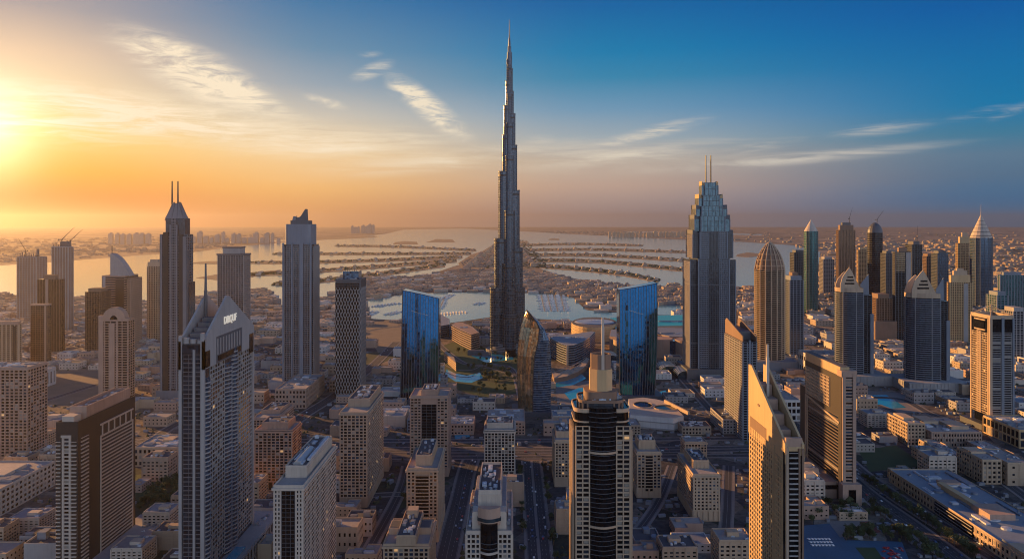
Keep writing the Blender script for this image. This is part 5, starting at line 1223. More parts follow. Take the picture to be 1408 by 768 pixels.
# ---- roads
ASPH = stone('asphalt', (.050, .050, .054), .9, .2); PAVE = stone('paving', (.23, .20, .18), .9, .2); KERB = stone('kerb_stone', (.34, .32, .30), .9); LINE = plain('road_paint', (.34, .34, .33), .8)
ROADS = []
RZ = [0]
def road(pts, width, lanes=2, median=False, kerb=True, world=False, z=.16):
    RZ[0] += 1; z = .16 + .011 * RZ[0]
    W = pts if world else [ground(*p) for p in pts]; W = spline(W, max(8, len(W) * 8)) if len(W) > 2 else [(W[0][0] + (W[1][0] - W[0][0]) * k / 12, W[0][1] + (W[1][1] - W[0][1]) * k / 12) for k in range(13)]
    N = []
    for k in range(len(W)):
        a, c_ = W[max(0, k - 1)], W[min(len(W) - 1, k + 1)]; L = math.hypot(c_[0] - a[0], c_[1] - a[1]); N.append((-(c_[1] - a[1]) / L, (c_[0] - a[0]) / L))
    def strip(o0, o1, zz, dash=None):
        b = MB()
        for k in range(len(W) - 1):
            if dash and k % 2: pass
            p = lambda i, o: (W[i][0] + N[i][0] * o, W[i][1] + N[i][1] * o, zz)
            b.face([p(k, o0), p(k, o1), p(k + 1, o1), p(k + 1, o0)][::-1])
        return b
    struct('road', strip(-width / 2, width / 2, z), ASPH)
    if kerb:
        for s in (-1, 1):
            b = MB(); o0, o1 = sorted((s * width / 2, s * (width / 2 + 3)))
            for k in range(len(W) - 1):
                q = lambda i, o: (W[i][0] + N[i][0] * o, W[i][1] + N[i][1] * o)
                b.prism([q(k, o0), q(k + 1, o0), q(k + 1, o1), q(k, o1)][::-1], .02, z + .13)
            struct('pavement', b, PAVE)
    m = MB()
    for ln in range(0, lanes + 1):
        o = -width / 2 + .6 + (width - 1.2) * ln / lanes; solid = ln in (0, lanes) or (lanes % 2 == 0 and ln == lanes // 2)
        for k in range(len(W) - 1):
            L = math.hypot(W[k + 1][0] - W[k][0], W[k + 1][1] - W[k][1]); n = 1 if solid else max(1, int(L / 9))
            for j in range(n):
                f0, f1 = (0, 1) if solid else (j / n, (j + .4) / n)
                P = []
                for f, oo in ((f0, o - .10), (f0, o + .10), (f1, o + .10), (f1, o - .10)):
                    P.append((W[k][0] + (W[k + 1][0] - W[k][0]) * f + N[k][0] * oo, W[k][1] + (W[k + 1][1] - W[k][1]) * f + N[k][1] * oo, z + .02))
                m.face(P[::-1])
    struct('lane_marking', m, LINE)
    if median:
        b = MB()
        for k in range(len(W) - 1):
            q = lambda i, o: (W[i][0] + N[i][0] * o, W[i][1] + N[i][1] * o); b.prism([q(k, -1.6), q(k + 1, -1.6), q(k + 1, 1.6), q(k, 1.6)][::-1], .1, z + .17)
        struct('median_strip', b, PAVE)
    ROADS.append((W, N, width / 2, lanes))
    return W
road([(-640, 1163), (-200, 1163), (200, 1163), (470, 1180)], 26, 6, True, world=True)
road([(-640, 1126), (0, 1126), (460, 1140)], 13, 3, world=True); road([(-640, 1213), (0, 1213), (470, 1232)], 13, 3, world=True)
road([(648, 631), (641, 650), (632, 690), (622, 730), (606, 800)], 20, 4)
road([(27, 1110), (27, 900), (27, 640), (27, 420)], 23, 6, True, world=True)
road([(1085, 580), (1110, 600), (1179, 668), (1250, 720), (1312, 766), (1372, 812)], 24, 6)
road([(1095, 568), (1125, 592), (1179, 645), (1268, 706), (1345, 752), (1425, 802)], 19, 4)
road([(1060, 575), (1180, 572), (1250, 574), (1330, 588)], 14, 4); road([(1205, 556), (1255, 578), (1330, 626), (1420, 690)], 12, 2); road([(1150, 548), (1235, 548), (1300, 575), (1420, 580)], 12, 2)
road([(-40, 742), (40, 716), (80, 700), (130, 688)], 16, 4); road([(-40, 700), (30, 712)], 10, 2)
road([(395, 590), (419, 570), (460, 544), (510, 505), (545, 470)], 20, 4); road([(180, 610), (215, 600), (245, 582), (330, 545), (385, 532)], 14, 2); road([(-20, 575), (80, 545), (190, 512), (290, 490), (390, 470)], 13, 2)
road([(360, 500), (430, 480), (520, 452), (600, 446)], 13, 2); road([(1085, 470), (1110, 490), (1150, 505), (1230, 520)], 14, 4); road([(1085, 430), (1130, 452), (1200, 470)], 13, 4)
road([(575, 768), (600, 700), (560, 680), (470, 684)], 11, 2); road([(505, 760), (548, 680), (560, 640)], 10, 2); road([(870, 740), (905, 690), (925, 640)], 9, 2); road([(995, 760), (1000, 700), (1002, 640)], 10, 2)
road([(600, 470), (640, 500), (700, 505), (720, 560)], 10, 2); road([(790, 560), (840, 575), (905, 590)], 10, 2); road([(925, 505), (960, 545), (1000, 590)], 12, 2)
def onroad(x, y, r):
    for W, N, hw, _ in ROADS:
        for k in range(len(W) - 1):
            ax, ay = W[k]; bx, by = W[k + 1]; L2 = (bx - ax) ** 2 + (by - ay) ** 2; t = max(0, min(1, ((x - ax) * (bx - ax) + (y - ay) * (by - ay)) / L2))
            if math.hypot(x - ax - t * (bx - ax), y - ay - t * (by - ay)) < hw + r: return True
    return False

# ---- parks, plazas, pools
LAWN = stone('lawn', (.045, .075, .025), .95, .3); BLUEP = stone('blue_paving', (.05, .12, .19), .7, .25); REDC = stone('red_court', (.22, .055, .04), .85, .15)
ZONES = []; ZI = [0]
def zone(name, pts, mat, z=.05, nogo=True):
    ZI[0] += 1; struct(name, sheet(pts, z + .0035 * ZI[0]), mat)
    if nogo: ZONES.append(pts)
zone('park_lawn', [(186, 652), (206, 652), (214, 668), (190, 690), (186, 690)], LAWN); zone('park', [(186, 690), (190, 690), (214, 668), (246, 655), (246, 716), (186, 712)], GREEN)
zone('plaza', [(1105, 722), (1150, 718), (1162, 742), (1240, 744), (1262, 800), (1105, 800)], BLUEP); zone('sports_court', [(1138, 716), (1196, 714), (1212, 736), (1155, 738)], PAVE); 
struct('sports_court', sheet([(1182, 717), (1196, 716), (1212, 731), (1196, 733), (1186, 727)], .12), REDC); struct('sports_court', sheet([(1165, 722), (1174, 720), (1178, 727), (1166, 728)], .12), REDC)
struct('lawn', sheet([(1176, 752), (1203, 752), (1220, 775), (1196, 776)], .12), LAWN)
zone('lawn', [(1180, 618), (1232, 612), (1276, 640), (1196, 648)], LAWN); zone('lawn', [(1180, 560), (1200, 562), (1225, 572), (1180, 572)], LAWN)
zone('plaza', [(1180, 536), (1245, 540), (1280, 566), (1215, 568)], PAVE); struct('fountain_pool', sheet([(1186, 543), (1218, 542), (1246, 560), (1218, 562), (1206, 556)], .12), POOL)
zone('pool', [(508, 566), (520, 560), (546, 563), (540, 574), (526, 578)], POOL, .12); zone('pool', [(622, 584), (640, 578), (646, 600), (626, 604)], POOL, .12); zone('pool', [(648, 489), (668, 484), (704, 484), (706, 494), (668, 498)], POOL, .12)
zone('pool', [(757, 525), (775, 520), (800, 514), (806, 520), (788, 529), (766, 532)], POOL, .12); zone('pool', [(900, 540), (915, 536), (922, 548), (908, 552)], POOL, .12)
zone('lawn', [(606, 476), (622, 470), (648, 474), (668, 478), (716, 478), (722, 500), (716, 540), (664, 546), (616, 532), (604, 505)], LAWN, .05)
struct('fountain_pool', sheet([(614, 507), (626, 513), (642, 516), (660, 512), (664, 519), (648, 526), (626, 524), (612, 515)], .13), POOL)
for off, col in ((0, PAVE), (9, PAVE)):
    S_ = spline([(608, 500 + off), (628, 508 + off), (650, 508 + off), (668, 500 + off * .6), (690, 502 + off), (716, 510 + off)], 30); b = MB()
    for k in range(30):
        p, q = ground(*S_[k]), ground(*S_[k + 1]); b.face([(p[0], p[1] - 4, .15), (q[0], q[1] - 4, .15), (q[0], q[1] + 4, .15), (p[0], p[1] + 4, .15)])
    struct('path', b, col)
zone('plaza', [(764, 532), (800, 524), (824, 520), (846, 536), (850, 556), (790, 560), (766, 552)], PAVE, .05); struct('fountain_pool', sheet([(776, 540), (796, 533), (818, 532), (828, 541), (806, 549), (784, 550)], .14), POOL)
zone('park', [(640, 500), (704, 500), (708, 520), (690, 528), (652, 522)], GREEN); zone('park', [(486, 490), (520, 482), (545, 490), (510, 506)], GREEN, .05); zone('lawn', [(560, 644), (600, 640), (590, 690), (545, 700)], GREEN)
zone('sand_lot', [(20, 520), (130, 505), (180, 520), (150, 545), (60, 560)], LAND); zone('sand_lot', [(420, 470), (480, 440), (540, 450), (470, 480)], LAND, .05, False); zone('sand_lot', [(500, 448), (545, 442), (560, 470), (520, 485)], LAND)
def blocked(px, py): return any(inpoly(px, py, z) for z in ZONES) or inpoly(px, py, BAY) or inpoly(px, py, MARINA) or inpoly(px, py, BASIN)

# ================================================================= mall, halls and blocks with a shape of their own
def lowthing(name, label, cat, x, y, phrase=None, rad=(40, 40), h=20):
    o = tag(empty(name, (x, y, 0)), label, cat); claim(x - rad[0], x + rad[0], y - rad[1], y + rad[1], h)
    if phrase: LM.append((phrase, x, y))
    t = Tower.__new__(Tower); t.o = o; t.x, t.y = x, y; t.fr = {}; t.win = []; t.w, t.d, t.h = rad[0] * 2, rad[1] * 2, h; return t
def outline(pts, z, x, y):
    P = [ground(px, py, z) for px, py in pts]; P = [(a - x, b - y) for a, b in P]
    return P if sum(P[k - 1][0] * P[k][1] - P[k][0] * P[k - 1][1] for k in range(len(P))) > 0 else P[::-1]
def shaped(name, label, cat, pts, z, wall, roof, band=None, fh=5, phrase=None, bh=1.4, bd=.9):
    c = [ground(px, py, z) for px, py in pts]; x = sum(p[0] for p in c) / len(c); y = sum(p[1] for p in c) / len(c)
    rx = max(abs(p[0] - x) for p in c); ry = max(abs(p[1] - y) for p in c); t = lowthing(name, label, cat, x, y, phrase, (rx, ry), z); P = outline(pts, z, x, y)
    b = MB(); b.prism(P, 0, z); t.part('wall', wall, b)
    b = MB(); b.prism(offset(P, -1.2), z, z + .4); t.part('roof', roof, b)
    if band: t.bands(P, band, 1, z + 1, fh, bh, bd)
    t.P = P; return t
CL_R = stone('blue_grey_roof', (.22, .26, .30), .7, .2)
t = shaped('mall_wing', 'curved mall wing with blue balcony stripes and grey roof next to the golden leaf tower', 'mall', [(756, 464), (764, 469), (772, 473), (780, 475.5), (790, 474.5), (801, 470), (811, 463.5), (818, 456), (813, 455), (803, 457), (792, 458.5), (774, 460)], 44, GL_DARK, CL_R, BLUEG, 5.5, 'the curved striped mall wing', 2.0, 1.2)
b = MB(); P = [min(t.P, key=lambda p: p[1])]; b.box(P[0][0], P[0][1] - .5, 0, 46, 5, 4); t.part('corner_pier', SAND, b); t.plant(0, 0, 44.4, 60, 30, 7, 3); t.done()
t = shaped('hall', 'round mall drum with white disc roof and golden striped curved wall', 'mall', [(817 + 31 * math.cos(R(a)), 443 + 7.2 * math.sin(R(a))) for a in range(0, 360, 12)], 42, GOLDR, DROOF, GOLDR, 8, 'the round mall drum', 3.5, 2.0)
b = MB(); r = t.w / 2; b.prism(oval(r * .86, r * .86, 40), 42, 45, top=oval(r * .8, r * .8, 40)); b.prism(oval(r * .5, r * .5, 32), 45, 47, top=oval(r * .1, r * .1, 32)); t.part('disc_roof', PALESTEEL, b); t.plant(0, 10, 46, 30, 20, 4, 4); t.done()
t = shaped('mall_roof_hall', 'mall hall with flat turquoise roof beside the blue wedge with rising roof', 'mall', [(838, 437), (905, 433.5), (966, 432), (976, 447), (905, 448), (846, 452)], 34, SAND, TURQ, None, 5, 'the turquoise roofed mall hall'); b = MB(); b.box(30, -20, 34, 38, 70, 5); t.part('roof_duct', CL_R, b); t.plant(60, -20, 34.4, 60, 16, 10, 5); t.done()
t = shaped('mall_wing', 'mall wing of round brown stone drums with a blue glass barrel between them', 'mall', [(838, 462), (860, 465), (880, 462), (900, 458), (920, 462), (934, 463), (950, 461), (972, 464), (975, 452), (905, 450), (840, 453)], 42, PINKB, CL_R, None, 5, 'the brown drum mall wing')
for px, py, rr, m in ((858, 468, 26, GOLDR), (908, 466, 30, PINKB), (946, 468, 32, PINKB), (927, 467, 17, GL_BLUE), (885, 470, 17, GL_BLUE)):
    x, y = ground(px, py, 42); b = MB(); b.prism(oval(rr, rr, 28, x - t.x, y - t.y), 0, 45 if m is not GL_BLUE else 41); t.part('drum', m, b)
t.plant(20, 10, 42.4, 120, 24, 12, 8); t.done()
for i, (x0, x1, y0) in enumerate(((905, 930, 492), (928, 952, 498), (820, 850, 478))):
    Y = F * 300 / (y0 - HY); xa, xb = gx(x0, Y), gx(x1, Y); t = lowthing('canopy_hall', ('vaulted glass canopy nearest the brown mall drums', 'second vaulted glass canopy between mall drums and stepped tower', 'vaulted canopy between the striped mall wing and the rising blue wedge')[i], 'canopy', (xa + xb) / 2, Y, None, ((xb - xa) / 2, 30), 18)
    w = xb - xa; S = []
    for k in range(9): a = math.pi * k / 8; S.append((math.cos(a) * w / 2, 8 + math.sin(a) * 10))
    b = MB(); b.loft([[(x, -30, z) for x, z in S] + [(-w / 2, -30, 0), (w / 2, -30, 0)], [(x, 30, z) for x, z in S] + [(-w / 2, 30, 0), (w / 2, 30, 0)]]); t.part('vaulted_roof', GL_SILV, b)
    b = MB()
    for q in range(7):
        for (xa_, za), (xb_, zb) in zip(S, S[1:]): b.tube((xa_ * 1.01, -30 + q * 10, za + .2), (xb_ * 1.01, -30 + q * 10, zb + .2), .6, .6, 4)
    t.part('roof_rib', WHITEC, b); t.done()
t = shaped('exhibition_hall', 'low pale hall with two dark oval roof courts in front of the rising blue wedge', 'hall', [(864, 548), (884, 546), (905, 549), (921, 553), (940, 571), (926, 575), (866, 570)], 20, WHITEC, PALE, GREYC, 9, 'the pale hall with oval roof courts')
for px, py, a, d_ in ((884, 557, 15, 11), (916, 561, 20, 9)):
    x, y = ground(px, py, 20); b = MB(); b.prism(oval(a, d_ * 2, 24, x - t.x, y - t.y), 20.4, 20.9); t.part('roof_court', GL_BLACK, b); b = MB(); b.ring(oval(a, d_ * 2, 24, x - t.x, y - t.y), 20.3, 22, 1.0); t.part('court_rim', SAND, b)
x, y = ground(930, 560, 22); b = MB(); b.box(x - t.x, y - t.y, 20.4, 26, 3, 90, R(14)); t.part('roof_wall', SAND, b); t.done()
t = shaped('hotel_block', 'long curved terrace block with golden edge left of the needle foot', 'hotel', [(621, 447), (634, 454), (648, 460), (659, 457), (650, 449), (636, 443), (626, 443)], 40, GL_DARK, PINKB, PINKB, 6, 'the curved terrace block', 1.8, 1.5); t.plant(0, 0, 40.4, 40, 20, 6, 6); t.done()
t = shaped('hotel_block', 'dark banded block behind the right edge of the falling blue wedge', 'hotel', [(596, 434), (606, 432), (618, 438), (618, 446), (606, 448), (597, 446)], 36, GL_DARK, CL_R, BLUEG, 6, None, 1.6, 1.2); t.done()
t = shaped('pavilion', 'small golden wedge pavilion on the lawn left of the needle pools', 'pavilion', [(611, 485), (618, 491), (627, 499), (625, 491), (618, 485), (612, 482)], 18, BROWN, SAND, SAND, 5, 'the wedge pavilion'); t.done()
t = shaped('arcade', 'curved ribbed arcade roof sweeping round the teal pools', 'arcade', [(759, 513), (772, 511), (786, 507), (798, 500), (806, 491), (811, 493), (806, 503), (795, 511), (780, 517), (762, 520)], 9, BROWN, SAND, None, 5, 'the curved arcade')
b = MB(); n = len(t.P)
for q in range(n): b.tube((*t.P[q], 9.5), (*t.P[(q + n // 2) % n], 9.6), .6, .6, 4)
t.part('roof_rib', GREYC, b); t.done()

def block(name, label, cat, x0, x1, y0, y1, h, mat=SAND, faces=None, fh=4, bw=5, win=(.5, .5), phrase=None, plant=10, core=None, tops=(), seed=1, slab=(1.2, .5), pier=(1.4, .6), wm_=WB, roof=None):
    t = lowthing(name, label, cat, (x0 + x1) / 2, (y0 + y1) / 2, phrase, ((x1 - x0) / 2, (y1 - y0) / 2), h); w, d = t.w, t.d; P = rect(w, d)
    b = MB(); b.prism(P, 0, h); t.part('wall', core or mat, b); vis = faces or ('FR' if t.x < 0 else 'FL')
    t.skin(t.faces(P, vis), mat, .5, h - .4, fh, bw, slab, pier, win=(*win, wm_)); t.parapet(P, mat, h, 1.5, .7)
    b = MB(); b.prism(offset(P, -.8), h - .1, h + .3); t.part('roof', roof or ROOF, b)
    for (cx, cy, ww, dd, hh, m) in tops:
        b = MB(); b.box(cx * w, cy * d, h + .25, h + hh, ww * w, dd * d); t.part('roof_storey', m, b)
    t.plant(0, 0, h + .3, w - 4, d - 4, plant, seed, hmax=2.6); return t
# right-hand blocks
t = block('shopping_block', 'long low mall block with golden arched wall, dark middle and cluttered roof', 'shopping block', 481, 556, 738, 1020, 15, SAND, bw=7, fh=7, win=(.4, .45), phrase='the long low mall block', plant=50, tops=[(-.1, .12, .10, .30, 6, GOLDR), (.0, -.06, .36, .12, 7, PINKB), (-.25, -.36, .4, .1, 3, CL_R), (.1, .3, .3, .05, 4, PINKB)], seed=91, roof=CL_R)
b = MB(); b.box(-t.w / 2 - .7, -8, 1, 14.4, 1.2, 74); t.part('dark_glazed_front', GL_BLACK, b)
b = MB()
for k in range(4): b.box(-t.w / 2 - 1.4, -8, 1.5 + k * 3.6, 2.2 + k * 3.6, .9, 74)
t.part('front_louvre', GREYC, b)
b = MB(); b.prism(oval(10, 10, 24, 8, 84), 15.3, 17); t.part('roof_ring', WHITEC, b); b = MB(); b.prism(oval(7, 7, 24, 8, 84), 17, 17.2); t.part('roof_ring_court', DROOF, b)
b = MB(); b.box(-t.w / 2 + 10, -t.d / 2 + 20, 15.3, 19, 18, 40); t.part('roof_storey', SAND, b); t.done()
t = block('apartment_block', 'sunlit corner block of six storeys, farthest of the blocks east of the highway', 'apartment block', 586, 612, 1185, 1250, 32, SAND, bw=5, fh=5, phrase='the sunlit corner block', plant=6, tops=[(0, .1, .6, .5, 4, SAND)], seed=92); t.done()
t = block('apartment_block', 'wide colonnaded block joined behind the sunlit corner block', 'apartment block', 616, 690, 1175, 1262, 22, PINKB, bw=4, fh=7, phrase='the colonnaded block', plant=14, tops=[(-.2, .2, .3, .4, 6, SAND), (.2, -.1, .35, .4, 5, SAND)], seed=93); t.done()
t = block('arcade', 'low sandstone arcade between the sunlit corner block and the tall blind-walled block', 'arcade', 598, 622, 1074, 1176, 11, SAND, bw=6, fh=5.5, plant=14, seed=94); t.done()
t = block('apartment_block', 'tall block with blind golden end walls and loggias near the long low mall block', 'apartment block', 594, 618, 1010, 1068, 30, SAND, bw=6, fh=6, phrase='the blind-walled block', plant=4, seed=95, tops=[(0, .2, .8, .4, 3, SAND)]); t.done()
t = block('apartment_block', 'second block with glowing blank gable right of the loggia block', 'apartment block', 622, 652, 1004, 1066, 28, SAND, bw=14, fh=9, win=(.2, .3), plant=6, seed=96); t.done()
t = block('arcade', 'long low wing with cluttered roof behind the blind-walled block', 'arcade', 660, 690, 960, 1165, 12, PINKB, bw=6, fh=6, plant=22, seed=97); t.done()
t = block('apartment_block', 'golden arcaded block at the photo edge below the golden balconied tower', 'apartment block', 742, 800, 1170, 1260, 26, GOLDR, bw=10, fh=12, win=(.7, .75), plant=14, seed=98); t.done()
t = block('parking_deck', 'small white columned block beside the golden sail-gabled tower mast', 'office block', 420, 480, 1330, 1420, 34, WHITEC, bw=8, fh=11, win=(.7, .6), phrase='the white columned block', plant=12, seed=99); t.done()
t = block('office_block', 'long pale office with blue window row behind the white columned block', 'office block', 560, 690, 1560, 1640, 40, BLUEG, bw=12, fh=13, plant=12, seed=100) if False else None
t = block('office_block', 'pale grey office with window row under the narrow grey tower', 'office block', 640, 760, 1700, 1790, 44, WHITEC, bw=12, fh=20, win=(.5, .4), plant=10, seed=101); t.done()
# left-hand blocks
t = block('apartment_block', 'long white terrace block at the photo edge above the left road', 'apartment block', -720, -575, 860, 1006, 30, PALE, bw=8, fh=6, win=(.5, .5), phrase='the long white terrace block', plant=34, seed=102, tops=[(.2, .2, .3, .3, 4, PALE), (-.1, -.2, .3, .3, 4, PALE)]); t.done()
t = block('apartment_block', 'three storey arcaded sand block beside the park, left of the gabled tower', 'apartment block', -512, -446, 1083, 1150, 25, SAND, bw=6, fh=8, win=(.5, .55), phrase='the arcaded sand block', plant=14, seed=103, tops=[(0, .1, .2, .3, 3, SAND)]); t.done()
t = block('warehouse', 'white ribbed shed on the sandy lot behind the round-gabled brown tower', 'shed', -1035, -935, 1560, 1640, 34, WHITEC, bw=12, fh=34, win=(.3, .7), plant=4, seed=104); t.done()
t = block('office_block', 'long low sand block beside the ribbed tower with the fin crown', 'office block', -420, -366, 1420, 1560, 34, PINKB, bw=6, fh=8, plant=10, seed=105); t.done()
t = block('office_block', 'broad flat block by the street between ribbed tower and lattice tower', 'office block', -356, -316, 1560, 1700, 22, PINKB, bw=6, fh=7, plant=8, seed=106); t.done()
for i, (x0, x1, y0, y1, h) in enumerate(((-235, -175, 1330, 1352, 16), (-165, -128, 1260, 1330, 20), (-110, -60, 1245, 1300, 16), (-40, 20, 1245, 1330, 20), (150, 200, 1245, 1290, 14), (330, 380, 1250, 1330, 22), (265, 310, 1245, 1280, 12))):
    t = block('podium_block', ('low white roofed block left of the tall beige block', 'flat hall with pale pool deck beside the boulevard', 'glass roofed court block behind the black strip tower', 'beige block with skylights behind the cream street tower', 'low service block right of the golden leaf tower', 'long planted-roof block under the slanting roof tower', 'small block with roof garden beside the boulevard')[i], 'low block', x0, x1, y0, y1, h, (PALE, BLUEG, PINKB, PINKB, BEIGE, GREYC, BEIGE)[i], bw=5, fh=4.5, plant=14, seed=120 + i, roof=(PLANTW, CL_R, CL_R, ROOF, ROOF, DROOF, DROOF)[i]); t.done()

# ================================================================= low-rise fabric: the 300 that show largest one by one, the rest as one mass
rl = random.Random(77)
cand = []
Yb = 640.0
while Yb < 5200:
    st = 44 if Yb < 1250 else 56 if Yb < 2000 else 78
    xm = Yb * .70; X = -xm
    while X < xm:
        x, y = X + rl.uniform(-6, 6), Yb + rl.uniform(-6, 6); r = st * .42
        px, py = proj(x, y, 0)
        pr = .92 if y < 1400 else .8
        if px < 520 and 440 < py < 600: pr = .62
        if -20 < px < 1428 and py < 800 and not blocked(px, py) and rl.random() < pr and free(x, y, r * .8) and not onroad(x, y, r * .72):
            h = rl.choice((7, 9, 11, 14, 18)) * (1 if y < 2200 else .9) * (1.25 if y < 1200 else 1)
            if not hidden(x, y, h, st * .6): cand.append((x, y, st, h))
        X += st
    Yb += st
cand.sort(key=lambda c_: c_[1])
def low_proto(seed, mat, dark):
    r = random.Random(seed); o = empty('low_rise_block', (0, 0, 0)); w, d, h = 30, 27, 12
    b = MB(); P = rect(w, d)
    if seed % 3 == 0: P = [(-15, -13.5), (15, -13.5), (15, 13.5), (2, 13.5), (2, 3), (-15, 3)]
    b.prism(P, 0, h); b.build('wall', mat, o)
    b = MB(); n = len(P); q = offset(P, -.7)
    for k in range(n): j = (k + 1) % n; b.hexa([(*P[k], h), (*P[j], h), (*q[j], h), (*q[k], h), (*P[k], h + 1.2), (*P[j], h + 1.2), (*q[j], h + 1.2), (*q[k], h + 1.2)])
    b.build('parapet', mat, o)
    b = MB(); b.prism(q, h, h + .15); rf = b.build('roof', dark, o)
    for k in range(r.choice((2, 3))):
        b = MB(); a, c_ = r.uniform(4, 9), r.uniform(3, 7); x, y = r.uniform(-8, 8), r.uniform(-9, 0); b.box(x, y, h, h + r.uniform(1.5, 4), a, c_); b.box(x, y, h + .2, h + r.uniform(1.2, 2.2), a + 1.5, c_ * .4); b.build('roof_plant', r.choice((PLANTW, PLANTG, mat)), rf)
    for (x0, y0, x1, y1) in ((-15, -13.5, 15, -13.5), (15, -13.5, 15, 13.5), (-15, 3 if seed % 3 == 0 else 13.5, -15, -13.5)):
        L = math.hypot(x1 - x0, y1 - y0); ux, uy = (x1 - x0) / L, (y1 - y0) / L; an = math.atan2(uy, ux); nb = int(L / 5)
        for k in range(nb):
            for z in (4.0, 9.0):
                t = (k + .5) * L / nb; w_ = bpy.data.objects.new('window', win_mesh(GL_BLACK)); COL.objects.link(w_); w_.parent = o; w_.location = (x0 + ux * t + uy * .02, y0 + uy * t - ux * .02, z); w_.rotation_euler = (0, 0, an); w_.scale = (r.uniform(1.3, 2.0), .14, r.uniform(1.3, 1.9))
    return o
def copy_tree(o, parent=None):
    c_ = o.copy(); COL.objects.link(c_); c_.parent = parent
    for ch in o.children: copy_tree(ch, c_)
    return c_
TONES = (('sand', SAND, ROOF), ('beige', BEIGE, ROOF), ('pale', PALE, DROOF), ('rose beige', PINKB, ROOF), ('white', WHITEC, PLANTG), ('grey', GREYC, DROOF))
def mid_proto(seed, mat, dark):
    r = random.Random(seed + 50); o = empty('mid_rise_block', (0, 0, 0)); w, d, h = 28, 26, 25
    b = MB(); b.prism(rect(w, d), 0, h); b.build('wall', mat, o)
    b = MB()
    for k in range(8): b.ring(rect(w, d), .4 + k * 3.5, 1.4 + k * 3.5 - (.6 if k == 7 else 0), .35)
    for x in (-w / 2, -w / 6, w / 6, w / 2): b.box(x, -d / 2, .5, h - .4, 1.1, 1.3); b.box(x, d / 2, .5, h - .4, 1.1, 1.3)
    b.build('facade_frame', mat, o)
    b = MB(); q = offset(rect(w, d), -.7); P = rect(w, d)
    for k in range(4): j = (k + 1) % 4; b.hexa([(*P[k], h), (*P[j], h), (*q[j], h), (*q[k], h), (*P[k], h + 1.3), (*P[j], h + 1.3), (*q[j], h + 1.3), (*q[k], h + 1.3)])
    b.build('parapet', mat, o); b = MB(); b.prism(q, h, h + .15); rf = b.build('roof', dark, o)
    b = MB(); b.box(r.uniform(-4, 4), r.uniform(-2, 5), h, h + 4.2, 10, 8); b.build('stair_head', mat, rf)
    for k in range(7):
        b = MB(); a, c_ = r.uniform(1.6, 4), r.uniform(1.4, 3.4); x, y = r.uniform(-11, 11), r.uniform(-11, -4) if k < 4 else r.uniform(8, 11); z = r.uniform(1, 2.2); b.box(x, y, h + .3, h + z, a, c_); b.prism(oval(min(a, c_) * .35, min(a, c_) * .35, 10, x, y), h + z, h + z + .3); b.build('air_handler', r.choice((PLANTW, PLANTW, PLANTG)), rf)
    for (x0, y0, x1, y1) in ((-w / 2, -d / 2, w / 2, -d / 2), (w / 2, -d / 2, w / 2, d / 2), (-w / 2, d / 2, -w / 2, -d / 2)):
        L = math.hypot(x1 - x0, y1 - y0); ux, uy = (x1 - x0) / L, (y1 - y0) / L; an = math.atan2(uy, ux)
        for k in range(6):
            for q_ in range(6):
                t = (k + .5) * L / 6; o2 = bpy.data.objects.new('window', win_mesh(r.choice(WB))); COL.objects.link(o2); o2.parent = o; o2.location = (x0 + ux * t + uy * .03, y0 + uy * t - ux * .03, 3.6 + q_ * 3.5 - .3); o2.rotation_euler = (0, 0, an); o2.scale = (2.5, .14, 2.0)
    return o
MID = [mid_proto(k, m, dk) for k, m, dk in ((0, SAND, ROOF), (1, BEIGE, DROOF), (2, PALE, PLANTG))]; mfirst = [True] * 3
PROTO = [low_proto(k, m, dk) for k, (_, m, dk) in enumerate(TONES)]
FARP = []
for k, (_, m, dk) in enumerate(TONES):
    b = MB(); b.box(0, 0, 0, 12, 30, 27); b.box(6, 3, 12, 15, 8, 8); b.box(-6, -4, 12, 13.5, 6, 4); b.box(0, -13.5, 3, 5, 26, .5); b.box(0, -13.5, 8, 10, 26, .5)
    FARP.append(b)
used = {}; ORD = ('nearest', 'second nearest', 'third nearest', 'fourth nearest', 'fifth nearest', 'sixth nearest', 'seventh nearest', 'eighth nearest', 'ninth nearest', 'tenth nearest', 'eleventh nearest', 'twelfth nearest', 'thirteenth nearest', 'fourteenth nearest', 'fifteenth nearest', 'sixteenth nearest', 'seventeenth nearest', 'eighteenth nearest', 'nineteenth nearest', 'twentieth nearest')
first = [True] * 6; lows = []
for i, (x, y, st, h) in enumerate(cand[:300]):
    if y < 1320 and rl.random() < .42:
        k = rl.randrange(3); o = MID[k] if mfirst[k] else copy_tree(MID[k]); mfirst[k] = False; s = st * rl.uniform(.62, .78) / 28; hh = rl.uniform(16, 34) * (1 if y < 1200 else .8)
        o.location = (x, y, 0); o.rotation_euler = (0, 0, rl.choice((0, 0, math.pi)) + rl.uniform(-.02, .02)); o.scale = (s, s * rl.uniform(.9, 1.15), hh / 25); lows.append((o, x, y, ('low', 'mid-height', 'tall')[min(2, int((hh - 12) / 8))] + (' sand', ' beige', ' pale')[k], 'framed block')); continue
    k = rl.randrange(6)
    if first[k]: o = PROTO[k]; first[k] = False
    else: o = copy_tree(PROTO[k])
    o.location = (x, y, 0); o.rotation_euler = (0, 0, rl.choice((0, 0, 0, math.pi / 2, math.pi)) + rl.uniform(-.03, .03)); s = st * rl.uniform(.62, .8) / 30; o.scale = (s, s * rl.uniform(.85, 1.1), h / 12)
    tall = 'low' if h < 10 else 'mid-height' if h < 15 else 'taller'
    lows.append((o, x, y, f'{tall} {TONES[k][0]}', 'block' if k % 3 else 'L-shaped block'))
for k in range(6):
    if first[k]:
        for ch in list(PROTO[k].children_recursive): bpy.data.objects.remove(ch)
        bpy.data.objects.remove(PROTO[k])
by = {}
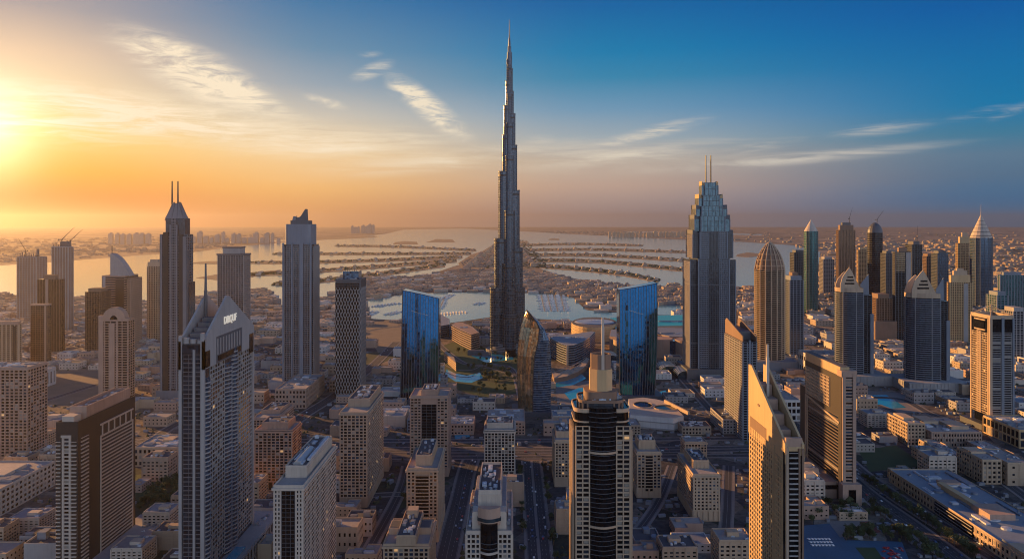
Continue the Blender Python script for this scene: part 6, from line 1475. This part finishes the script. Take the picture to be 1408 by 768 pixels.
for L in lows:
    ph, dd = min(((p, math.hypot(L[1] - a, L[2] - b_)) for p, a, b_ in LM), key=lambda q: q[1]); by.setdefault((ph, L[3], L[4]), []).append((dd, L[0]))
for (ph, tone, kd), v in by.items():
    v.sort(key=lambda q: q[0])
    for n, (dd, o) in enumerate(v):
        lab = f'{tone} {kd}' + (f', {ORD[n]} such to {ph}' if len(v) > 1 else f' with flat roof near {ph}')
        tag(o, lab, 'low block', 'low blocks of the city')
mass = [MB() for _ in TONES]
for (x, y, st, h) in cand[300:]:
    k = rl.randrange(6); s = st * rl.uniform(.5, .85) / 30; s2 = s * rl.uniform(.7, 1.25); a = rl.choice((0, 0, 0, .1, -.12)); c_, n = math.cos(a), math.sin(a); src = FARP[k]; i0 = len(mass[k].v)
    mass[k].v += [(x + (p[0] * s * c_ - p[1] * s2 * n), y + (p[0] * s * n + p[1] * s2 * c_), p[2] * h / 12) for p in src.v]; mass[k].f += [tuple(i0 + q for q in f) for f in src.f]
# the far plains: scattered blocks out to the horizon
for (n, poly, ys, hs) in ((900, [(638, 367), (634, 361), (662, 349), (679, 336), (692, 329), (702, 329), (713, 337), (723, 348), (737, 361), (741, 368)], 1, (4, 9)), (1700, [(960, 319), (1440, 320), (1440, 436), (1060, 432), (1104, 400), (1130, 372), (1128, 344), (1030, 331)], 1, (5, 20)), (500, [(700, 318), (960, 319), (1020, 331), (850, 324)], 1, (6, 18)), (500, [(-40, 330), (400, 322), (390, 331), (260, 344), (100, 356), (-40, 364)], 1, (6, 18)), (900, [(-40, 410), (180, 416), (300, 405), (370, 402), (380, 420), (500, 412), (505, 440), (300, 480), (-40, 520)], 1, (6, 14)), (500, [(455, 406), (505, 384), (600, 379), (636, 368), (690, 372), (690, 399), (560, 402), (500, 411)], 1, (6, 15)), (600, [(720, 372), (748, 374), (800, 388), (905, 396), (1010, 397), (1060, 400), (1085, 430), (950, 428), (890, 418), (800, 408), (725, 401)], 1, (7, 16))):
    xs = [p[0] for p in poly]; ysx = [p[1] for p in poly]; c_ = 0
    for _ in range(n * 6):
        if c_ >= n: break
        px, py = rl.uniform(min(xs), max(xs)), rl.uniform(min(ysx), max(ysx))
        if not inpoly(px, py, poly): continue
        x, y = ground(px, py)
        if (hs != (4, 9) and blocked(px, py)) or not free(x, y, 12) or onroad(x, y, 14): continue
        if hs == (5, 20) and rl.random() < (.75 if py < 332 else .35): continue
        c_ += 1; k = rl.choice((0, 1, 3, 3, 5, 5)) if y > 3200 else rl.randrange(6); s = rl.uniform(.4, 1.3) * (.55 if hs == (4, 9) else 1 if y < 4500 else 1.2 if y < 9000 else 2.4); s2 = s * rl.uniform(.6, 1.4); src = FARP[k]; i0 = len(mass[k].v); hh = rl.uniform(*hs) / 12 * (1 if y < 9000 else 1.6)
        mass[k].v += [(x + p[0] * s, y + p[1] * s2, p[2] * hh) for p in src.v]; mass[k].f += [tuple(i0 + q for q in f) for f in src.f]
FARM = [stone('far_render_' + str(k), c_, .9, .3) for k, c_ in enumerate(((.38, .29, .21), (.33, .26, .20), (.42, .36, .30), (.31, .22, .17), (.48, .45, .41), (.22, .21, .20)))]
for k in range(6):
    if mass[k].v: tag(mass[k].build('distant_low_rise', FARM[k]), kind='stuff')

# ---- scrub and yard clutter on the open ground
SCRUB = stone('scrub', (.05, .058, .03), .95, .4); sc_, yc = MB(), MB(); rs = random.Random(44); n1 = n2 = 0
for _ in range(30000):
    if n1 > 2600 and n2 > 2600: break
    py = 306 + 363000 / rs.uniform(720, 2600); px = rs.uniform(-10, 1418)
    if py > 775: continue
    x, y = ground(px, py)
    if inpoly(px, py, BAY) or inpoly(px, py, MARINA) or blocked(px, py) or not free(x, y, 3) or onroad(x, y, 4.5) or any(abs(x - L[1]) < 17 and abs(y - L[2]) < 17 for L in lows): continue
    if rs.random() < .5: blob(sc_, x, y, 0, rs.uniform(1.2, 4.2), rs.uniform(1.2, 4), rs); n1 += 1
    else: yc.box(x, y, 0, rs.uniform(1.2, 4), rs.uniform(2, 9), rs.uniform(2, 6), rs.choice((0, 0, .2, 1.2))); n2 += 1
tag(sc_.build('scrub', SCRUB), kind='stuff'); tag(yc.build('yard_clutter', PLANTG), kind='stuff')

tb = MB()
for _ in range(420):
    px, py = rs.uniform(1000, 1420), 318 + 100 * rs.random() ** 1.6
    if inpoly(px, py, BAY): continue
    x, y = ground(px, py)
    if free(x, y, 20): blob(tb, x, y, 0, rs.uniform(20, 70) * (1 if y < 5000 else 2), rs.uniform(5, 9), rs)
tag(tb.build('tree_belt', SCRUB), kind='stuff')

# ---- distant skylines
def skyline(spec, phrase, grp):
    for i, (px, py, yb, w, m) in enumerate(spec):
        Y = F * H / (yb - HY); b = MB(); hh = gz(py, Y); ww = w / F * Y; b.box(0, 0, 0, hh * .9, ww, ww * .7); b.box(ww * .08, 0, hh * .9, hh, ww * .5, ww * .4)
        for q in range(5): b.box(0, 0, hh * (.12 + q * .16), hh * (.16 + q * .16), ww * 1.03, ww * .73)
        o = b.build('distant_tower', m); o.location = (gx(px, Y), Y, 0); tag(o, f'hazy distant tower block in the {phrase}', 'tower', grp)
rk = random.Random(3)
skyline([(153 + k * 8.5 + rk.uniform(-1, 1), 318 + rk.uniform(0, 3), 336, rk.uniform(5, 7.5), GREYC) for k in range(7)], 'skyline between sail-fin tower and twin-masted tower', 'far skyline left of the twin-masted tower')
skyline([(268 + k * 7.6 + rk.uniform(-1.5, 1.5), 319 + rk.uniform(-2, 8), 334, rk.uniform(4, 7), GREYC) for k in range(16)], 'skyline right of the twin-masted tower', 'far skyline right of the twin-masted tower')
skyline([(484 + k * 5 + rk.uniform(-1, 1), 307 + rk.uniform(0, 6), 321, rk.uniform(3, 5), GREYC) for k in range(7)], 'faint skyline above the left palm fronds', 'faint far skyline above the fronds')
skyline([(838 + k * 5.3 + rk.uniform(-1, 1), 317 + rk.uniform(0, 4), 326, rk.uniform(3, 4.6), SAND) for k in range(20)], 'low far skyline left of the stepped two-mast tower', 'far skyline beyond the bay')

# ================================================================= trees
LEAF = Mat('leaf'); LEAF.base(LEAF.mix(LEAF.noise(.22, 3), (.028, .045, .018), (.085, .105, .04))); LEAF.set(Roughness=.8); LEAF = LEAF.m
BARK = stone('bark', (.11, .08, .055), .9)
def tree_proto(seed):
    r = random.Random(seed); o = empty('tree', (0, 0, 0)); b = MB(); H_ = 9.0; b.tube((0, 0, 0), (.2, .1, 4.2), .34, .2, 6)
    for k in range(5): a = k * 1.26 + r.random(); b.tube((.15, .1, 2.8 + k * .25), (2.4 * math.cos(a), 2.4 * math.sin(a), 5.2 + r.random()), .15, .06, 4)
    b.build('trunk', BARK, o); c_ = MB()
    cl = [(r.uniform(-2.6, 2.6), r.uniform(-2.6, 2.6), r.uniform(4.2, 7.6), r.uniform(1.0, 1.9)) for _ in range(13)]
    for (x, y, z, s) in cl:
        for _ in range(26):
            u = Vector((r.gauss(0, 1), r.gauss(0, 1), r.gauss(0, .8))).normalized() * s * r.uniform(.55, 1.1); p = Vector((x, y, z)) + u; q = r.uniform(.35, .7)
            e1 = Vector((r.gauss(0, 1), r.gauss(0, 1), r.gauss(0, 1))).normalized(); e2 = e1.orthogonal().normalized()
            c_.face([p - e1 * q - e2 * q * .6, p + e1 * q - e2 * q * .5, p + e1 * q * .7 + e2 * q * .6, p - e1 * q * .8 + e2 * q * .5])
    c_.build('crown', LEAF, o); return o
TP = [tree_proto(k) for k in range(4)]; tfirst = [True] * 4; rt = random.Random(21); NT_ = [0]
def tree(x, y, label, group):
    if NT_[0] >= 298 or not free(x, y, 2) : return
    k = rt.randrange(4)
    if tfirst[k]: o = TP[k]; tfirst[k] = False
    else: o = copy_tree(TP[k])
    s = rt.uniform(.8, 1.45); o.location = (x, y, .05); o.scale = (s * rt.uniform(.9, 1.15), s, s * rt.uniform(.85, 1.15)); o.rotation_euler = (0, 0, rt.uniform(0, 6)); tag(o, label, 'tree', group); NT_[0] += 1
def trees_in(pts, n, label, group):
    xs = [p[0] for p in pts]; ys = [p[1] for p in pts]; c_ = 0
    for _ in range(n * 12):
        if c_ >= n: break
        px, py = rt.uniform(min(xs), max(xs)), rt.uniform(min(ys), max(ys))
        if inpoly(px, py, pts):
            x, y = ground(px, py)
            if not onroad(x, y, 1.5): tree(x, y, label, group); c_ += 1
trees_in([(194, 692), (214, 670), (246, 655), (246, 712), (188, 710)], 62, 'dark bushy tree in the park between granite slab and gabled tower', 'trees in the park')
trees_in([(1108, 690), (1178, 700), (1200, 712), (1180, 716), (1140, 714), (1108, 722)], 34, 'dark tree between the crown panel hotel and the sports courts', 'trees by the hotel')
trees_in([(1150, 736), (1165, 729), (1215, 732), (1235, 742), (1165, 743)], 22, 'dark tree in the row between sports courts and blue plaza', 'trees by the courts')
trees_in([(1180, 672), (1190, 672), (1330, 772), (1300, 780), (1250, 748), (1205, 712)], 34, 'street tree on the west edge of the diagonal highway', 'trees west of the highway')
for k in range(44):
    f = (k + .5) / 44; px, py = (1186 + (1345 - 1186) * f + rt.uniform(-2, 2), 658 + (768 - 658) * f + rt.uniform(-2, 2)); x, y = ground(px, py); tree(x, y, 'tree in the planted strip between the two highway carriageways', 'trees on the highway median')
trees_in([(642, 502), (700, 502), (706, 520), (690, 527), (654, 521)], 24, 'tree in the garden at the foot of the needle', 'trees at the needle foot')
trees_in([(608, 478), (648, 476), (718, 480), (718, 538), (664, 544), (616, 530)], 40, 'tree in the lawn gardens round the needle pools', 'trees in the needle gardens')
trees_in([(550, 660), (596, 650), (588, 690), (548, 698)], 16, 'tree on the lawn between the beige towers', 'trees between beige towers')
for k in range(26): x, y = 27 + rt.choice((-15.5, 15.5)), 640 + k * 18; tree(x, y, 'street tree lining the central street', 'trees along the central street')
trees_in([(1182, 620), (1230, 614), (1270, 640), (1200, 646)], 16, 'tree on the lawn beside the long low mall block', 'trees on the mall lawn')
trees_in([(490, 492), (520, 484), (542, 490), (510, 504)], 18, 'tree in the dark garden right of the lattice tower', 'trees right of the lattice tower')
for k in range(4):
    if tfirst[k]:
        for ch in list(TP[k].children): bpy.data.objects.remove(ch)
        bpy.data.objects.remove(TP[k])

# ================================================================= cars and boats
def car_mesh(mat):
    b = MB(); b.prism([(-.92, -2.2), (.92, -2.2), (.98, 0), (.92, 2.25), (-.92, 2.25), (-.98, 0)], .35, .85); b.prism(rect(1.7, 2.6, 0, -.1), .85, 1.42, top=rect(1.4, 1.7, 0, -.15))
    for x in (-.8, .8):
        for y in (-1.4, 1.45): b.tube((x - .12, y, .34), (x + .12, y, .34), .34, .34, 10)
    return b.mesh('car', mat)
CM = [('white', car_mesh(plain('white_car_paint', (.72, .72, .70), .3))), ('silver', car_mesh(plain('silver_car_paint', (.42, .43, .45), .3, .5))), ('black', car_mesh(plain('black_car_paint', (.02, .02, .022), .3))), ('red', car_mesh(plain('red_car_paint', (.35, .03, .025), .3))), ('blue', car_mesh(plain('blue_car_paint', (.05, .10, .25), .3)))]
def lamp_proto():
    o = empty('street_lamp', (0, 0, 0)); b = MB(); b.tube((0, 0, 0), (0, 0, 10), .16, .10, 6); b.build('pole', STEEL, o)
    b = MB(); b.tube((0, 0, 9.9), (1.9, 0, 10.6), .09, .07, 5); b.build('arm', STEEL, o); b = MB(); b.box(2.2, 0, 10.5, 10.75, 1.1, .4); b.build('lamp_head', PALESTEEL, o); return o
LP = lamp_proto(); lfirst = True
for ri, nm, n in ((4, 'central street', 26), (5, 'near highway carriageway', 22), (6, 'far highway carriageway', 22), (0, 'main boulevard', 20), (3, 'curving street left of the cream tower', 8)):
    W, N, hw, _ = ROADS[ri]
    for k in range(n):
        q = (k + .5) / n * (len(W) - 1); i = int(q); g = q - i; s = -1 if k % 2 else 1; x = W[i][0] + (W[i + 1][0] - W[i][0]) * g + N[i][0] * s * (hw + 1.2); y = W[i][1] + (W[i + 1][1] - W[i][1]) * g + N[i][1] * s * (hw + 1.2); px, py = proj(x, y, 0)
        if not (0 < px < 1408 and py < 772) or not free(x, y, 1): continue
        o = LP if lfirst else copy_tree(LP); lfirst = False; o.location = (x, y, .3); o.rotation_euler = (0, 0, math.atan2(-N[i][1] * s, -N[i][0] * s)); tag(o, f'tall grey street lamp beside the {nm}', 'street lamp', f'street lamps of the {nm}')
rc_ = random.Random(9); NC = [0]
RN = {0: 'main boulevard', 1: 'front service road of the boulevard', 2: 'rear service road of the boulevard', 3: 'curving street left of the cream tower', 4: 'central street', 5: 'near highway carriageway', 6: 'far highway carriageway', 7: 'cross road by the fountain pool', 10: 'left edge road', 12: 'diagonal road by the lattice tower'}
for ri, cnt in ((0, 44), (1, 16), (2, 16), (3, 14), (4, 44), (5, 44), (6, 46), (7, 12), (10, 8), (12, 12)):
    W, N, hw, lanes = ROADS[ri]
    for _ in range(cnt):
        k = rc_.randrange(len(W) - 1); f = rc_.random(); x, y = W[k][0] + (W[k + 1][0] - W[k][0]) * f, W[k][1] + (W[k + 1][1] - W[k][1]) * f; ln = rc_.randrange(lanes); o_ = -hw + .6 + (2 * hw - 1.2) * (ln + .5) / lanes; x += N[k][0] * o_; y += N[k][1] * o_
        px, py = proj(x, y, 0)
        if not (-5 < px < 1413 and py < 775): continue
        nm, me = rc_.choice(CM + CM[:2]); o = bpy.data.objects.new('car', me); COL.objects.link(o); o.location = (x, y, .16); o.rotation_euler = (0, 0, math.atan2(W[k + 1][1] - W[k][1], W[k + 1][0] - W[k][0]) - math.pi / 2 + (math.pi if ln < lanes / 2 else 0)); tag(o, f'{nm} car driving on the {RN[ri]}', 'car', f'{nm} cars on the {RN[ri]}')
for row in range(3):
    for k in range(7):
        px, py = 1112 + k * 4.6 + row * 2.5, 741 + row * 4.2; x, y = ground(px, py); o = bpy.data.objects.new('car', CM[0][1]); COL.objects.link(o); o.location = (x, y, .05); o.rotation_euler = (0, 0, .25); tag(o, 'white car parked in rows on the blue plaza', 'car', 'white cars parked on the blue plaza')
for k in range(22):
    px, py = rc_.uniform(1214, 1242), rc_.uniform(752, 768); x, y = ground(px, py); nm, me = rc_.choice((CM[3], CM[3], CM[1])); o = bpy.data.objects.new('car', me); COL.objects.link(o); o.location = (x, y, .05); o.rotation_euler = (0, 0, .4 + rc_.choice((0, 1.57))); tag(o, f'{nm} car in the small car park right of the lawn', 'car', f'{nm} cars in the small car park')
for k in range(50):
    px = rc_.uniform(1205, 1330); py = 662 + (px - 1205) * .62 + rc_.uniform(-7, 7) + 6; x, y = ground(px, py)
    if onroad(x, y, 3) or not free(x, y, 2): continue
    nm, me = rc_.choice(CM); o = bpy.data.objects.new('car', me); COL.objects.link(o); o.location = (x, y, .05); o.rotation_euler = (0, 0, rc_.uniform(-.3, .3)); tag(o, f'{nm} car parked in front of the long low mall block', 'car', f'{nm} cars parked by the mall block')

def boat_mesh(s):
    b = MB(); hull = [(-2.2, -9), (2.2, -9), (2.6, 0), (1.8, 6), (0, 10), (-1.8, 6), (-2.6, 0)]; b.prism([(x * .7, y * .9) for x, y in hull], -.2, 1.6, top=hull); b.box(0, -2, 1.6, 3.8, 3.4, 8); b.box(0, -3, 3.8, 5.2, 2.6, 4)
    if s: b.tube((0, 1, 1.6), (0, 1, 20), .22, .12, 5); b.tube((0, 1, 4), (0, -6, 4), .2, .2, 4)
    return b.mesh('boat', PLB)
PLB = plain('white_gelcoat', (.72, .72, .70), .3)
BO = [boat_mesh(0), boat_mesh(1)]; PONT = stone('pontoon_deck', (.30, .26, .22), .9)
NB = 0
def pontoon(p0, p1, label, group, n, sc):
    global NB
    (x0, y0), (x1, y1) = ground(*p0), ground(*p1); L = math.hypot(x1 - x0, y1 - y0); ux, uy = (x1 - x0) / L, (y1 - y0) / L; b = MB(); b.box((x0 + x1) / 2, (y0 + y1) / 2, .3, 1.1, L, 4, math.atan2(uy, ux)); o = b.build('pontoon', PONT); tag(o, 'pontoon of ' + group, 'pontoon')
    for k in range(n):
        f = (k + .5) / n
        for s in (-1, 1):
            o = bpy.data.objects.new('boat', rc_.choice(BO)); COL.objects.link(o); q = sc * rc_.uniform(.8, 1.25); o.location = (x0 + (x1 - x0) * f - uy * s * (3 + 10 * q), y0 + (y1 - y0) * f + ux * s * (3 + 10 * q), .4); o.scale = (q, q, q); o.rotation_euler = (0, 0, math.atan2(uy, ux) + (0 if s > 0 else math.pi)); tag(o, label, 'boat', group)
for i, px in enumerate((746, 755, 764, 773)): pontoon((px - 2, 405.5), (px + 3, 428), f'white boat moored at the {("first", "second", "third", "fourth")[i]} pontoon right of the needle', f'boats at the {("first", "second", "third", "fourth")[i]} pontoon right of the needle', 11, 1.0)
for i, (a, b_) in enumerate((((607, 412), (622, 405)), ((604, 425), (612, 408)), ((512, 422), (548, 417)), ((532, 433), (551, 428)), ((505, 433), (517, 428)), ((603, 432), (640, 429)), ((654, 419), (664, 416)))):
    g = ('short pontoon behind the falling blue wedge', 'long pontoon right of the falling blue wedge', 'upper left marina pontoon', 'lower left marina pontoon', 'pontoon at the west end of the marina', 'pontoon with tall mast boats', 'small pontoon left of the needle')[i]; pontoon(a, b_, 'white boat moored at the ' + g, 'boats at the ' + g, (7, 9, 8, 5, 4, 9, 3)[i], .9)

# ================================================================= haze
hz = Mat('air_haze'); hz.t.nodes.remove(hz.b); v = hz.n('ShaderNodeVolumePrincipled'); v.inputs['Color'].default_value = (.62, .57, .54, 1); v.inputs['Density'].default_value = HAZE; v.inputs['Anisotropy'].default_value = .73
hz.l(v.outputs[0], hz.t.nodes['Material Output'].inputs['Volume'])
b = MB(); b.box(0, YW / 2 - 1250, -2, 900, XW * 2 + 200, YW + 2700 + 200); tag(b.build('haze', hz.m), kind='stuff')
